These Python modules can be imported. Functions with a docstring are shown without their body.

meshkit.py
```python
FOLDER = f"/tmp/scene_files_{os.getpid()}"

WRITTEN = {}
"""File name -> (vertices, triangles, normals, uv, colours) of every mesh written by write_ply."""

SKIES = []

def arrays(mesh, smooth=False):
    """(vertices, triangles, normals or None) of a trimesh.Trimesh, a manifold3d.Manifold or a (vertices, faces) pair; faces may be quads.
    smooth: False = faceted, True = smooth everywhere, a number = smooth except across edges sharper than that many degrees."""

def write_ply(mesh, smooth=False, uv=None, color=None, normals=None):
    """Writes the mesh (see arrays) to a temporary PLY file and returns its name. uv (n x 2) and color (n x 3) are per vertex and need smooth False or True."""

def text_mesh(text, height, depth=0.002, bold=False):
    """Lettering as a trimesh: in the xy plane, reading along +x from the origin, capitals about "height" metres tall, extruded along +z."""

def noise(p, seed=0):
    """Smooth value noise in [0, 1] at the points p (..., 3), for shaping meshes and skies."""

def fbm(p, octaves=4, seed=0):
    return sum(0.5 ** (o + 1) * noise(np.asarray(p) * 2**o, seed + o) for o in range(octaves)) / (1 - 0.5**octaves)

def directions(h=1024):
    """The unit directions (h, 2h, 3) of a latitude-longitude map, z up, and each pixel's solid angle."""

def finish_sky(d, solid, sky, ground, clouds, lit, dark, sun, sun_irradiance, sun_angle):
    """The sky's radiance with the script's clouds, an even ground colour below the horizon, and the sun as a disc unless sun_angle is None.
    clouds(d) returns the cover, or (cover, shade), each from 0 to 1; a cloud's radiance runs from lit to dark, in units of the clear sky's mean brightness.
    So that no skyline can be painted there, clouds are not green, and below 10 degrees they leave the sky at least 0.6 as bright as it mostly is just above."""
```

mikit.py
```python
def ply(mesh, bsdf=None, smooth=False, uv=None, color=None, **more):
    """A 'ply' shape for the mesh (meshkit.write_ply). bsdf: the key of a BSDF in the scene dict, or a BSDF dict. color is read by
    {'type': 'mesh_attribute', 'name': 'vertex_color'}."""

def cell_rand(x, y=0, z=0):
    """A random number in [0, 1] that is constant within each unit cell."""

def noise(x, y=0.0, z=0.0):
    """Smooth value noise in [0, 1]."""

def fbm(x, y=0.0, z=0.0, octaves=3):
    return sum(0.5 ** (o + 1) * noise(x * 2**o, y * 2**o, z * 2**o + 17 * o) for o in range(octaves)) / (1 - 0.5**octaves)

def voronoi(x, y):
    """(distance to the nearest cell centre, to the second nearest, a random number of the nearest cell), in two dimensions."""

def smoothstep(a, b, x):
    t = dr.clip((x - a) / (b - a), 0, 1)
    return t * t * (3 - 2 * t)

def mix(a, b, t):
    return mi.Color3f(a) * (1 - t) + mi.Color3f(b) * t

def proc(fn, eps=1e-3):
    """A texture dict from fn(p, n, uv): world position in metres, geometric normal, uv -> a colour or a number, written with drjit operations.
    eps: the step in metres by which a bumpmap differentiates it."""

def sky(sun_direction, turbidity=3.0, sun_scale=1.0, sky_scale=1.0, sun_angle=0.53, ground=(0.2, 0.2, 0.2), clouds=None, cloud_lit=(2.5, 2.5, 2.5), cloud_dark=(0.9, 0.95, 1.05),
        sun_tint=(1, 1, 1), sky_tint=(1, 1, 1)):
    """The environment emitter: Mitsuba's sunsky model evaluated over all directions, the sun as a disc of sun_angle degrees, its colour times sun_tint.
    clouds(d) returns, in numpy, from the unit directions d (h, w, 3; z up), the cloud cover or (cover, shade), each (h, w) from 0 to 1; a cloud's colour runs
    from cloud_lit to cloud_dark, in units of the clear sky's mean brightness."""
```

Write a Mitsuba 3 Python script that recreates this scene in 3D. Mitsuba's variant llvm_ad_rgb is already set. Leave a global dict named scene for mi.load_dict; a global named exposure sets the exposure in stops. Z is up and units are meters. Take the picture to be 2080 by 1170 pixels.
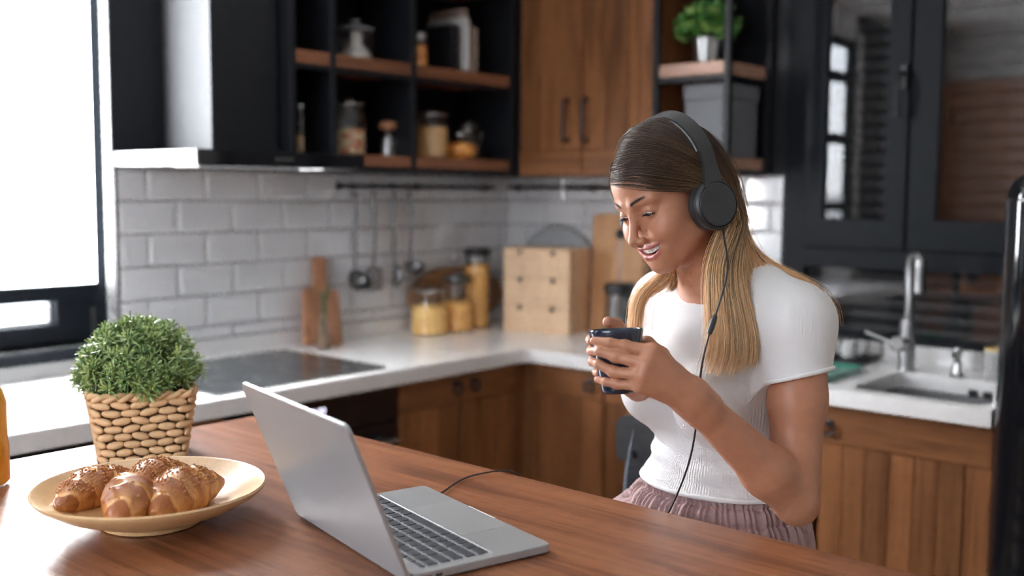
import math, random
import numpy as np
import trimesh
import mitsuba as mi
import mikit, meshkit
from mikit import noise, fbm, smoothstep, mix, cell_rand, voronoi
import drjit as dr

T = mi.ScalarTransform4f
scene, labels = {}, {}
rng = np.random.default_rng(7)

# ------------------------------------------------------------------ camera, sky, exposure
FOCAL = 2142.28                      # pixels, for the 2080 x 1170 frame
EYE = np.array([-3.35886, -2.92199, 1.43909])
FWD = np.array([0.75344137, 0.65124446, -0.09059114])
UP = np.array([0.06415768, 0.06430392, 0.99586585])
scene['camera'] = {
    'type': 'thinlens', 'fov_axis': 'x', 'fov': math.degrees(2 * math.atan(1040 / FOCAL)),
    'aperture_radius': 0.0085, 'focus_distance': 1.60, 'near_clip': 0.05, 'far_clip': 200.0,
    'to_world': T().look_at(origin=EYE.tolist(), target=(EYE + FWD).tolist(), up=UP.tolist()),
}
exposure = 0.80


def clouds(d):
    n = meshkit.fbm(d * 3.0 + 5.0, 4, seed=3)
    return 0.75 + 0.25 * n, 0.5 * meshkit.fbm(d * 2.0 + 9.0, 3, seed=8)


scene['sky'] = mikit.sky([0.55, 0.75, 0.62], turbidity=4, sun_scale=0.0, sky_scale=32.0, clouds=clouds,
                         cloud_lit=(1.45, 1.5, 1.56), cloud_dark=(1.06, 1.12, 1.22), ground=(0.5, 0.5, 0.5), sky_tint=(0.93, 0.985, 1.07))

# ------------------------------------------------------------------ helpers


def lab(key, label, cat=None, group=None, kind=None):
    labels[key] = {'label': label}
    if cat: labels[key]['category'] = cat
    if group: labels[key]['group'] = group
    if kind: labels[key]['kind'] = kind
    return key


def numbered(name):
    if name not in used:
        used.add(name); return name
    k = 1
    while f'{name}_{k:03d}' in used: k += 1
    used.add(f'{name}_{k:03d}')
    return f'{name}_{k:03d}'


used = set()


def thing(name, label, cat, group=None):
    return lab(numbered(name), label, cat, group)


def add(name, mesh, bsdf, parent=None, smooth=False, kind=None, label=None, **kw):
    key = numbered((parent + '__' if parent else '') + name)
    scene[key] = mikit.ply(mesh, bsdf, smooth=smooth, **kw)
    if kind or label:
        labels[key] = {}
        if kind: labels[key]['kind'] = kind
        if label: labels[key]['label'] = label
    return key


def put(name, shape, parent, to_world):
    key = numbered(parent + '__' + name)
    scene[key] = {**shape, 'to_world': to_world}
    return key


def cat(*ms):
    ms = [m for m in (ms[0] if len(ms) == 1 and isinstance(ms[0], (list, tuple)) else ms)]
    return trimesh.util.concatenate(ms)


def cbox(x0, x1, y0, y1, z0, z1, b=0.0015):
    """box with chamfered edges"""
    lo, hi = np.minimum([x0, y0, z0], [x1, y1, z1]), np.maximum([x0, y0, z0], [x1, y1, z1])
    b = min(b, 0.45 * (hi - lo).min())
    P = []
    for c in np.ndindex(2, 2, 2):
        c = np.array(c); base = np.where(c, hi, lo); ins = np.where(c, -b, b)
        for a in range(3):
            q = base + ins; q[a] = base[a]; P.append(q)
    return trimesh.convex.convex_hull(np.array(P))


def frame_from(d):
    d = np.asarray(d, float); d = d / np.linalg.norm(d)
    a = np.array([0, 0, 1.0]) if abs(d[2]) < .9 else np.array([1.0, 0, 0])
    x = np.cross(a, d); x /= np.linalg.norm(x)
    return x, np.cross(d, x), d


def tube(path, r, n=10, caps=True, closed=False):
    """swept circle along a polyline; r is a number or one per point"""
    P = np.asarray(path, float); m = len(P)
    r = np.broadcast_to(np.asarray(r, float), m)
    if closed:
        tan = np.roll(P, -1, 0) - np.roll(P, 1, 0)
    else:
        tan = np.gradient(P, axis=0)
    tan /= np.linalg.norm(tan, axis=1, keepdims=True) + 1e-12
    x = frame_from(tan[0])[0]
    ang = np.arange(n) * 2 * np.pi / n
    rings = []
    for i in range(m):
        x = x - tan[i] * (x @ tan[i]); x /= np.linalg.norm(x) + 1e-12
        y = np.cross(tan[i], x)
        rings.append(P[i] + r[i] * (np.cos(ang)[:, None] * x + np.sin(ang)[:, None] * y))
    V = np.vstack(rings); F = []
    seg = m if closed else m - 1
    i = np.arange(n); j = (i + 1) % n
    for k in range(seg):
        a, b = k * n, ((k + 1) % m) * n
        F.append(np.stack([a + i, a + j, b + j], 1)); F.append(np.stack([a + i, b + j, b + i], 1))
    if caps and not closed:
        V = np.vstack([V, P[:1], P[-1:]])
        F.append(np.stack([np.full(n, m * n), j, i], 1)); F.append(np.stack([np.full(n, m * n + 1), (m - 1) * n + i, (m - 1) * n + j], 1))
    return trimesh.Trimesh(V, np.vstack(F), process=False)


def spline(pts, n=40):
    from scipy.interpolate import CubicSpline
    pts = np.asarray(pts, float)
    t = np.concatenate([[0], np.cumsum(np.linalg.norm(np.diff(pts, axis=0), axis=1) ** .5)])
    return CubicSpline(t, pts)(np.linspace(0, t[-1], n))


def lathe(prof, n=40, at=(0, 0, 0), axis=None):
    """surface of revolution of (radius, height) points, in order from the outside bottom"""
    prof = np.asarray(prof, float); m = len(prof)
    ang = np.arange(n) * 2 * np.pi / n
    V = np.stack([prof[:, 0, None] * np.cos(ang), prof[:, 0, None] * np.sin(ang), np.repeat(prof[:, 1, None], n, 1)], -1).reshape(-1, 3)
    i = np.arange(n); j = (i + 1) % n; F = []
    for k in range(m - 1):
        a, b = k * n, (k + 1) * n
        if prof[k, 0] > 1e-9: F.append(np.stack([a + i, a + j, b + j], 1))
        if prof[k + 1, 0] > 1e-9: F.append(np.stack([a + i, b + j, b + i], 1))
    if axis is not None:
        x, y, z = frame_from(axis); V = V @ np.stack([x, y, z])
    return trimesh.Trimesh(V + np.asarray(at, float), np.vstack(F), process=False)


def disc_rim(r0, h, b):      # a solid disc's profile with rounded rim
    a = np.linspace(0, np.pi / 2, 5)
    up = [(r0 - b + b * math.cos(t), h - b + b * math.sin(t)) for t in a]
    dn = [(r0 - b + b * math.sin(t), b - b * math.cos(t)) for t in a]
    return [(0, 0)] + dn + up + [(0, h)]


def prism(poly, h, at=(0, 0, 0), rot=None):
    from shapely.geometry import Polygon
    m = trimesh.creation.extrude_polygon(poly if hasattr(poly, 'exterior') else Polygon(poly), h, engine='earcut')
    if rot is not None: m.vertices = m.vertices @ np.asarray(rot, float).T
    m.vertices = m.vertices + np.asarray(at, float)
    return m


def rot_z(a):
    c, s = math.cos(a), math.sin(a)
    return np.array([[c, -s, 0], [s, c, 0], [0, 0, 1.0]])


def moved(mesh, R=None, t=(0, 0, 0)):
    m = mesh.copy()
    V = np.array(m.vertices)
    if R is not None: V = V @ np.asarray(R).T
    m.vertices = V + np.asarray(t, float)
    return m


def rrect(w, h, r, n=6):
    from shapely.geometry import box
    return box(-w / 2 + r, -h / 2 + r, w / 2 - r, h / 2 - r).buffer(r, quad_segs=n)


# ------------------------------------------------------------------ materials
def rgb(*c): return {'type': 'rgb', 'value': list(c)}


def mat(name, color, rough=0.5, metal=0.0, spec=0.5, coat=0.0, coat_gloss=0.9, sheen=0.0, bump=None, bump_scale=0.001, two=True):
    b = {'type': 'principled', 'base_color': color if isinstance(color, dict) else rgb(*color), 'roughness': rough, 'metallic': metal, 'specular': spec}
    if coat: b['clearcoat'] = coat; b['clearcoat_gloss'] = coat_gloss
    if sheen: b['sheen'] = sheen
    if bump is not None: b = {'type': 'bumpmap', 'arbitrary': bump, 'scale': bump_scale, 'bsdf': b}
    if two: b = {'type': 'twosided', 'bsdf': b}
    scene[name] = b
    return name


def wood_fn(c1, c2, c3, along=2, seed=0.0, ring=55.0, contrast=1.0, pore_k=0.28):
    c1, c2, c3 = ([float(v) for v in c] for c in (c1, c2, c3))

    def fn(p, n, uv):
        c = [p.x, p.y, p.z]
        u = c[along]; a, b = [c[k] for k in range(3) if k != along]
        warp = fbm(a * 9 + seed, b * 9 + 3.1, u * 1.3 + seed, 3)
        g = 0.5 + 0.5 * dr.sin((a + b) * ring * 1.5 + warp * 15.0 + noise(u * 2.2, a * 14 + seed, b * 14) * 3.0)
        fine = noise(a * 520 + seed, b * 520, u * 11)
        mid = noise(a * 90, b * 90 + seed, u * 3.5)
        pore = smoothstep(0.62, 0.85, noise(a * 900, b * 900 + seed, u * 26))
        t = dr.clip(0.30 * g + 0.38 * mid + 0.32 * fine, 0, 1)
        col = mix(c1, c2, dr.clip((t - 0.25) * 1.7 * contrast, 0, 1))
        col = mix(col, mi.Color3f(c3), smoothstep(0.52, 0.9, 1 - t) * 0.65 * contrast)
        return col * (1 - pore_k * pore) * (0.86 + 0.28 * noise(a * 4 + seed, b * 4, u * 1.2))
    return mikit.proc(fn)


# cabinet timber in three boards of slightly different tone, upright grain
for k, (s, f) in enumerate(((0.0, 1.0), (11.3, 0.82), (23.7, 1.16))):
    mat(f'm_walnut_{k}', wood_fn(np.array([.150, .058, .022]) * f, np.array([.225, .092, .036]) * f, np.array([.060, .022, .009]) * f, 2, s, 32, .85), rough=.46, spec=.22)
mat('m_walnut_y', wood_fn([.145, .056, .021], [.215, .088, .034], [.058, .021, .009], 1, 4.4, 34, .85), rough=.46, spec=.22)
mat('m_walnut_x', wood_fn([.145, .056, .021], [.215, .088, .034], [.058, .021, .009], 0, 8.4, 34, .85), rough=.46, spec=.22)
mat('m_shelf_x', wood_fn([.16, .062, .030], [.22, .09, .045], [.08, .03, .014], 0, 2.4, 40), rough=.4)
mat('m_shelf_y', wood_fn([.42, .235, .16], [.5, .29, .2], [.3, .15, .09], 1, 2.4, 40), rough=.4)
mat('m_table', wood_fn([.155, .052, .021], [.235, .090, .037], [.060, .020, .008], 1, 1.7, 42, .9), rough=.36, spec=.4, coat=1.0, coat_gloss=.80)
mat('m_board_brown', wood_fn([.36, .165, .085], [.44, .21, .11], [.22, .09, .04], 2, 5.0, 60), rough=.55)
mat('m_board_oak', wood_fn([.50, .26, .12], [.6, .33, .16], [.35, .16, .07], 2, 9.0, 50), rough=.5)
mat('m_board_dark', wood_fn([.16, .075, .03], [.26, .125, .05], [.05, .022, .01], 0, 6.0, 30), rough=.6)
mat('m_ply', wood_fn([.70, .47, .29], [.76, .53, .34], [.6, .38, .22], 2, 3.0, 20, .6), rough=.6)
mat('m_bamboo', wood_fn([.50, .31, .15], [.60, .40, .21], [.38, .22, .09], 0, 3.3, 26, .6, .06), rough=.3, coat=.4, coat_gloss=.8)
mat('m_black_paint', (.006, .007, .009), rough=.45, spec=.25)
mat('m_black_matte', (.004, .005, .007), rough=.6, spec=.12)
mat('m_black_metal', (.006, .007, .009), rough=.45, spec=.22)
mat('m_frame', (.0038, .0056, .0082), rough=.48, spec=.12)
mat('m_black_gloss', (.005, .0055, .007), rough=.07, spec=.4)
mat('m_hood_black', (.008, .009, .011), rough=.35, spec=.3)
mat('m_hood_side', (.040, .041, .044), rough=.5, spec=.25)
mat('m_hood_edge', (.13, .13, .135), rough=.45, spec=.3)
mat('m_sink', (.17, .17, .175), rough=.5, metal=.35)
mat('m_grey_trim', (.16, .16, .165), rough=.5)
mat('m_utensil', (.20, .20, .205), rough=.3, metal=1.0)
mat('m_black_glass', (.012, .015, .016), rough=.03, spec=.6, coat=1.0, coat_gloss=.99)
mat('m_quartz', mikit.proc(lambda p, n, uv: mi.Color3f(.86, .86, .855) * (0.97 + 0.05 * noise(p.x * 60, p.y * 60, p.z * 60))), rough=.22, spec=.5)
mat('m_tile', (.90, .915, .94), rough=.10, spec=.55, coat=.4)
mat('m_grout', mikit.proc(lambda p, n, uv: mi.Color3f(.17, .168, .168) * (0.85 + 0.3 * noise(p.x * 90, p.y * 90, p.z * 90))), rough=.9)
mat('m_wall', (.72, .72, .71), rough=.85)
mat('m_ceiling', (.78, .78, .77), rough=.9)
mat('m_floor', wood_fn([.30, .2, .13], [.38, .27, .18], [.2, .12, .08], 1, 12.0, 24), rough=.45)
mat('m_steel', (.46, .46, .46), rough=.24, metal=1.0)
mat('m_steel_brushed', (.40, .40, .41), rough=.36, metal=1.0)
mat('m_tray', (.36, .37, .38), rough=.4)
mat('m_press', (.38, .38, .39), rough=.12, metal=1.0)
mat('m_chrome', (.80, .80, .80), rough=.08, metal=1.0)
mat('m_white_gloss', (.82, .82, .81), rough=.18)
mat('m_white_matte', (.78, .78, .77), rough=.6)
mat('m_grey_box', (.13, .135, .145), rough=.7)
mat('m_iron', (.012, .012, .014), rough=.45, metal=.3)
scene['m_glass_sheet'] = {'type': 'thindielectric', 'int_ior': 1.5}
scene['m_jar_glass'] = {'type': 'thindielectric', 'int_ior': 1.45}

# ------------------------------------------------------------------ the room shell
ZC = 0.91            # worktop height
ZT = 0.96            # table height
HC = 2.62            # ceiling
XB, YF = -4.6, -5.2  # far walls behind the camera
WA = (-2.27, -1.775, 0.985, 2.45)     # window in the left wall: x0, x1, z0, z1
WN = (-3.52, -3.05, .985, 2.45)       # narrow window further left
WB = (-3.0, -1.256, 0.955, 2.45)      # window in the right wall: y0, y1, z0, z1


def struct(name, mesh, bsdf, label, **kw):
    k = add(name, mesh, bsdf, **kw)
    labels[k] = {'kind': 'structure', 'label': label}
    return k


struct('floor', cbox(XB - .2, .2, YF - .2, .2, -.06, 0), 'm_floor', 'brown wooden kitchen floor')
struct('ceiling', cbox(XB - .2, .2, YF - .2, .2, HC, HC + .1), 'm_ceiling', 'pale grey plain ceiling')


def wall_with_hole(axis, t0, t1, a0, a1, hole=None):
    """wall slab across axis 'x' or 'y' between t0 and t1, from a0 to a1 along the other axis"""
    def b(p, q, z0, z1):
        return cbox(t0, t1, p, q, z0, z1, .001) if axis == 'x' else cbox(p, q, t0, t1, z0, z1, .001)
    if hole is None: return b(a0, a1, 0, HC)
    h0, h1, z0, z1 = hole
    return cat(b(a0, h0, 0, HC), b(h1, a1, 0, HC), b(h0, h1, 0, z0), b(h0, h1, z1, HC))


struct('wall_left', cat(wall_with_hole('y', 0, .2, -2.95, .2, WA), wall_with_hole('y', 0, .06, XB - .2, -2.95, WN)), 'm_wall', 'white plastered wall with the bright window and the metro tiles')
struct('wall_right', wall_with_hole('x', 0, .2, YF - .2, .2, WB), 'm_wall', 'wall behind the sink with the black casement window')
BW = [(-2.45, -.90, .9, 2.45)]
struct('wall_back', wall_with_hole('x', XB - .2, XB, YF, .0, BW[0]), 'm_wall', 'plain wall behind the camera with one window')
struct('wall_front', wall_with_hole('y', YF - .2, YF, XB - .2, .2), 'm_wall', 'plain wall at the near side of the room')
w = numbered('window_3')
labels[w] = {'kind': 'structure', 'label': 'black-framed window in the wall behind the camera'}
a, b2, z0, z1 = BW[0]
for q in ((a, a + .05, z0, z1), (b2 - .05, b2, z0, z1), (a, b2, z0, z0 + .05), (a, b2, z1 - .05, z1)):
    add('frame', cbox(XB - .12, XB - .06, *q), 'm_frame', w)
# dark paint above the tiles
add('dark_band', cbox(-1.775, 0, -.004, 0, 1.503, HC, .0005), 'm_black_paint', 'wall_left', label='matte black painted upper wall')
add('dark_band', cbox(-.004, 0, -1.256, -.004, 1.503, HC, .0005), 'm_black_paint', 'wall_right', label='matte black painted upper wall')

add('dark_band', cbox(XB, WN[0], -.004, 0, .0, HC, .0005), 'm_black_paint', 'wall_left', label='matte black painted wall')
add('dark_band', cbox(WN[1], WA[0], -.004, 0, .0, HC, .0005), 'm_black_paint', 'wall_left', label='matte black painted wall')
dr1 = numbered('door_1')
labels[dr1] = {'kind': 'structure', 'label': 'brown wooden door in the wall behind the camera'}
add('leaf', cbox(XB + .004, XB + .045, -.82, -.10, .005, 2.25, .004), 'm_board_brown', dr1)
add('lever', tube(spline([(XB + .045, -.74, 1.05), (XB + .09, -.74, 1.05), (XB + .095, -.70, 1.05), (XB + .095, -.62, 1.05)], 14), .009, 8), 'm_steel', dr1)

# ---- metro tiles: one bevelled tile mesh per size
TP, RH = 0.2, 0.1
Z1, X0T, Y0T = 1.405, -1.66932, -0.20124
_tiles = {}


def tile_shape(w, h):
    key = (round(w, 4), round(h, 4))
    if key not in _tiles:
        d, e, bev = .0075, .0042, min(.012, w * .3, h * .3)
        ring = lambda i, y: [(i, y, i), (w - i, y, i), (w - i, y, h - i), (i, y, h - i)]
        V = np.array(ring(0, 0) + ring(0, -e) + ring(bev, -d))
        F = []
        for a in (0, 4):
            for k in range(4):
                F += [(a + k, a + (k + 1) % 4, a + 4 + (k + 1) % 4), (a + k, a + 4 + (k + 1) % 4, a + 4 + k)]
        F += [(8, 9, 10), (8, 10, 11)]
        _tiles[key] = mikit.ply(trimesh.Trimesh(V, np.array(F), process=False), 'm_tile')
    return _tiles[key]


def lay_tiles(wall, to_world, length, off, rows):
    for z0, z1, half in rows:
        a = off + (.5 * TP if half else 0)
        a -= TP * math.ceil(a / TP)
        while a < length:
            s, e = max(a, 0), min(a + TP, length)
            g = .0019
            if e - s > .012:
                w, h = e - s - 2 * g, z1 - z0 - 2 * g
                put('tile', tile_shape(w, h), wall, to_world(s + g, z0 + g))
            a += TP


rows = [(Z1, Z1 + RH - .001, 0)] + [(Z1 - RH * k, Z1 - RH * (k - 1), k % 2) for k in range(1, 5)] + [(.966, Z1 - .4, 1)]
rows[0] = (Z1, 1.503, 0)
add('grout', cbox(-1.765, 0, -.004, 0, ZC, 1.503, .0005), 'm_grout', 'wall_left', label='grey tile grout')
add('grout', cbox(-.004, 0, -1.25, -.004, ZC, 1.503, .0005), 'm_grout', 'wall_right', label='grey tile grout')
lay_tiles('wall_left', lambda s, z: T().translate([-1.765 + s, -.002, z]), 1.765, X0T + 1.765, rows)
lay_tiles('wall_right', lambda s, z: T().translate([-.002, -s, z]).rotate([0, 0, 1], -90), 1.25, -Y0T - .1 - .0, rows)
add('tile_edge_trim', cbox(-1.776, -1.765, -.011, .001, ZC, 1.503, .001), 'm_grey_trim', 'wall_left', label='pale tile edge trim')

# ------------------------------------------------------------------ window_1: bright window with the white roller blind
w = numbered('window_1')
labels[w] = {'kind': 'structure', 'label': 'black-framed window behind the white roller blind at the left'}
x0, x1, z0, z1 = WA
fy0, fy1 = .05, .12
# outer frame with two uprights: a wide opening sash and a narrow side light with bars
add('frame', cbox(x1 - .055, x1, fy0, fy1, z0, z1), 'm_frame', w)
add('frame', cbox(x0, x0 + .05, fy0, fy1, z0, z1), 'm_frame', w)
add('frame', cbox(x0, x1, fy0, fy1, z0 - .03, z0 + .012), 'm_frame', w)
add('frame', cbox(x0, x1, fy0, fy1, z1 - .05, z1), 'm_frame', w)
sx0, sx1 = x0 + .045, x1 - .06
sa = add('sash', cat(cbox(sx1 - .10, sx1, fy0 - .015, fy1 - .01, z0 + .014, z1 - .05), cbox(sx0, sx0 + .06, fy0 - .015, fy1 - .01, z0 + .014, z1 - .05),
                cbox(sx0, sx1, fy0 - .015, fy1 - .01, z0 + .014, 1.050), cbox(sx0, sx1, fy0 - .015, fy1 - .01, z1 - .15, z1 - .05)), 'm_frame', w)
add('pane', cbox(sx0 + .05, sx1 - .09, fy1 - .045, fy1 - .0445, 1.04, z1 - .14, .0001), 'm_glass_sheet', sa)
add('glazing_bead', cat(cbox(sx1 - .112, sx1 - .10, fy1 - .05, fy1 - .01, 1.05, z1 - .15), cbox(sx0 + .06, sx1 - .1, fy1 - .05, fy1 - .01, 1.046, 1.058)), 'm_white_gloss', sa, label='white glazing bead')
w5 = numbered('window_5')
labels[w5] = {'kind': 'structure', 'label': 'narrow barred black window further left along the same wall'}
for q in ((WN[0], WN[0] + .04, WN[2], WN[3]), (WN[1] - .04, WN[1], WN[2], WN[3]), *[(WN[0], WN[1], z - .03, z + .03) for z in (WN[2] + .02, 1.36, 1.80, 2.2, WN[3] - .02)]):
    add('bar', cbox(q[0], q[1], .008, .05, q[2], q[3]), 'm_frame', w5)
add('pane', cbox(WN[0] + .02, WN[1] - .02, .03, .0305, WN[2], WN[3], .0001), 'm_glass_sheet', w5)
add('hinge', cat(cbox(sx1 - .003, sx1 + .012, fy0 - .026, fy0 - .01, 1.012, 1.052), cbox(sx1 - .002, sx1 + .01, fy0 - .03, fy0 - .012, 1.056, 1.096)), 'm_iron', w)
add('sill', cbox(x0 - .01, x1 + .004, -.035, fy0 + .005, .955, .985, .002), 'm_frame', w, label='dark metal inner sill')

add('casing', cbox(WN[0] - .07, WN[0] - .002, -.02, -.0045, .9, 2.5, .002), 'm_white_gloss', w5, label='white casing board')
b = thing('roller_blind', 'white backlit roller blind pulled almost down over the left window', 'blind')
scene['m_blind'] = {'type': 'twosided', 'bsdf': {'type': 'diffuse', 'reflectance': rgb(.8, .8, .8)}}
BX0, BX1 = -2.205, -1.820
k = add('fabric', cbox(BX0, BX1, .0235, .0245, 1.165, 2.42, .0002), 'm_blind', b, label='white fabric glowing with daylight')
scene[k]['emitter'] = {'type': 'area', 'radiance': rgb(35, 36, 37)}
add('bottom_bar', cbox(BX0 - .003, BX1 + .003, .012, .036, 1.122, 1.166, .003), 'm_frame', b, label='dark bottom bar')
add('tube', tube([(BX0, .03, 2.42), (BX1 + .02, .03, 2.42)], .025, 16), 'm_white_matte', b)
sph = trimesh.creation.icosphere(subdivisions=1, radius=.0028)
beads = []
for zz in np.arange(1.085, 2.42, .0062):
    beads += [moved(sph, t=(-1.786, .006, zz)), moved(sph, t=(-1.7775, -.004, zz))]
for a in np.linspace(0, np.pi, 7):
    beads.append(moved(sph, t=(-1.782 - .0042 * math.cos(a), .001 + .005 * math.cos(a), 1.085 - .008 * math.sin(a))))
k = add('bead_chain', cat(beads), 'm_grey_trim', b, smooth=True, kind='stuff', label='white bead pull chain')

# ------------------------------------------------------------------ window_2 above the sink
w = numbered('window_2')
labels[w] = {'kind': 'structure', 'label': 'black double casement window above the sink'}
Y0, Y1, Zb, Zt = WB
ym = -1.681


def bars(xa, xb, lst): return cat(*[cbox(xa, xb, *q) for q in lst])


add('frame', bars(-.012, .09, [(-1.335, Y1, Zb, Zt), (Y0, Y0 + .07, Zb, Zt), (Y0, Y1, 1.197, 1.262), (Y0, Y1, Zb, .985), (Y0, Y1, Zt - .07, Zt)]), 'm_frame', w)
for a, b2 in ((ym + .004, -1.337), (-2.105, ym - .004)):
    s = add('sash', bars(-.03, .045, [(a, a + .068 if a > -1.8 else a + .07, 1.264, Zt - .072), (b2 - .066 if b2 > -1.5 else b2 - .087, b2, 1.264, Zt - .072), (a, b2, 1.264, 1.360), (a, b2, Zt - .165, Zt - .072)]), 'm_frame', w)
    add('pane', cbox(-.0145, -.014, a + .06, b2 - .06, 1.35, Zt - .16, .0001), 'm_glass_sheet', s)
# the next pair, beyond the fridge
s = add('sash', bars(-.03, .045, [(-2.18, -2.11, 1.264, Zt - .072), (Y0 + .07, Y0 + .14, 1.264, Zt - .072), (Y0 + .07, -2.11, 1.264, 1.36), (Y0 + .07, -2.11, Zt - .165, Zt - .072)]), 'm_frame', w)
add('pane', cbox(-.0145, -.014, Y0 + .13, -2.17, 1.35, Zt - .16, .0001), 'm_glass_sheet', s)
add('lower_pane', cbox(.012, .0125, Y0 + .07, -1.335, .985, 1.197, .0001), 'm_glass_sheet', w)
add('handle', cat(cbox(-.042, -.03, -1.672, -1.650, 1.765, 1.845, .003), tube(spline([(-.04, -1.661, 1.815), (-.062, -1.661, 1.812), (-.074, -1.661, 1.79), (-.076, -1.659, 1.72), (-.074, -1.657, 1.690)], 16), .0075, 8),
                  cbox(-.085, -.060, -1.667, -1.648, 1.682, 1.694, .003)), 'm_iron', w, smooth=30)
# slatted shutter outside, seen through the panes
s = thing('roller_shutter', 'dark slatted shutter outside the window above the sink', 'shutter')
slat = mikit.ply(cat(prism([(0, 0), (.012, .004), (.014, .02), (.010, .038), (0, .041)], 1.6, rot=np.array([[1, 0, 0], [0, 0, 1], [0, 1, 0.0]]))), 'm_black_metal', smooth=False)
mat('m_slat', (.010, .0115, .014), rough=.5, spec=.25)
slat['bsdf'] = {'type': 'ref', 'id': 'm_slat'}
for k in range(34):
    put('slat', slat, s, T().translate([.16, -2.92, .96 + .0445 * k]).scale([-1, 1, 1]))
add('guide', cbox(.13, .175, -1.30, -1.262, .957, 2.448), 'm_frame', s)
add('guide', cbox(.13, .175, -2.98, -2.93, .957, 2.448), 'm_frame', s)
add('backing', cbox(.178, .182, -2.95, -1.28, .95, 2.46, .0005), 'm_black_matte', s)

# ------------------------------------------------------------------ worktop, upstand
wt = thing('worktop', 'white quartz L-shaped worktop running under the tiles to the sink', 'worktop')
from shapely.geometry import Polygon, box as sbox
outline = Polygon([(-2.95, -.001), (-2.95, -.645), (-.665, -.645), (-.645, -.665), (-.645, -2.142), (-.001, -2.142), (-.001, -.001)])
SX0, SX1, SY0, SY1 = -.585, -.235, -2.115, -1.755
sink_hole = sbox(SX0 + .04, SY0 + .04, SX1 - .04, SY1 - .04).buffer(.04, quad_segs=6)
top = outline.difference(sink_hole)


def slab(poly, z0, z1, b=.002):
    a = prism(poly.buffer(-.0), z1 - z0 - b, at=(0, 0, z0))
    c = prism(poly.buffer(-b, join_style=2), b, at=(0, 0, z1 - b))
    return cat(a, c)


add('slab', slab(top, ZC - .045, ZC), 'm_quartz', wt)
add('upstand', cat(cbox(-1.775, -.0005, -.018, -.0005, ZC, .964), cbox(-.018, -.0005, -2.142, -.018, ZC, .964)), 'm_quartz', wt)
add('end_stop', cbox(-.60, -.50, -2.142, -2.130, ZC, ZC + .035, .002), 'm_quartz', wt)

# ------------------------------------------------------------------ base cabinets


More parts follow.
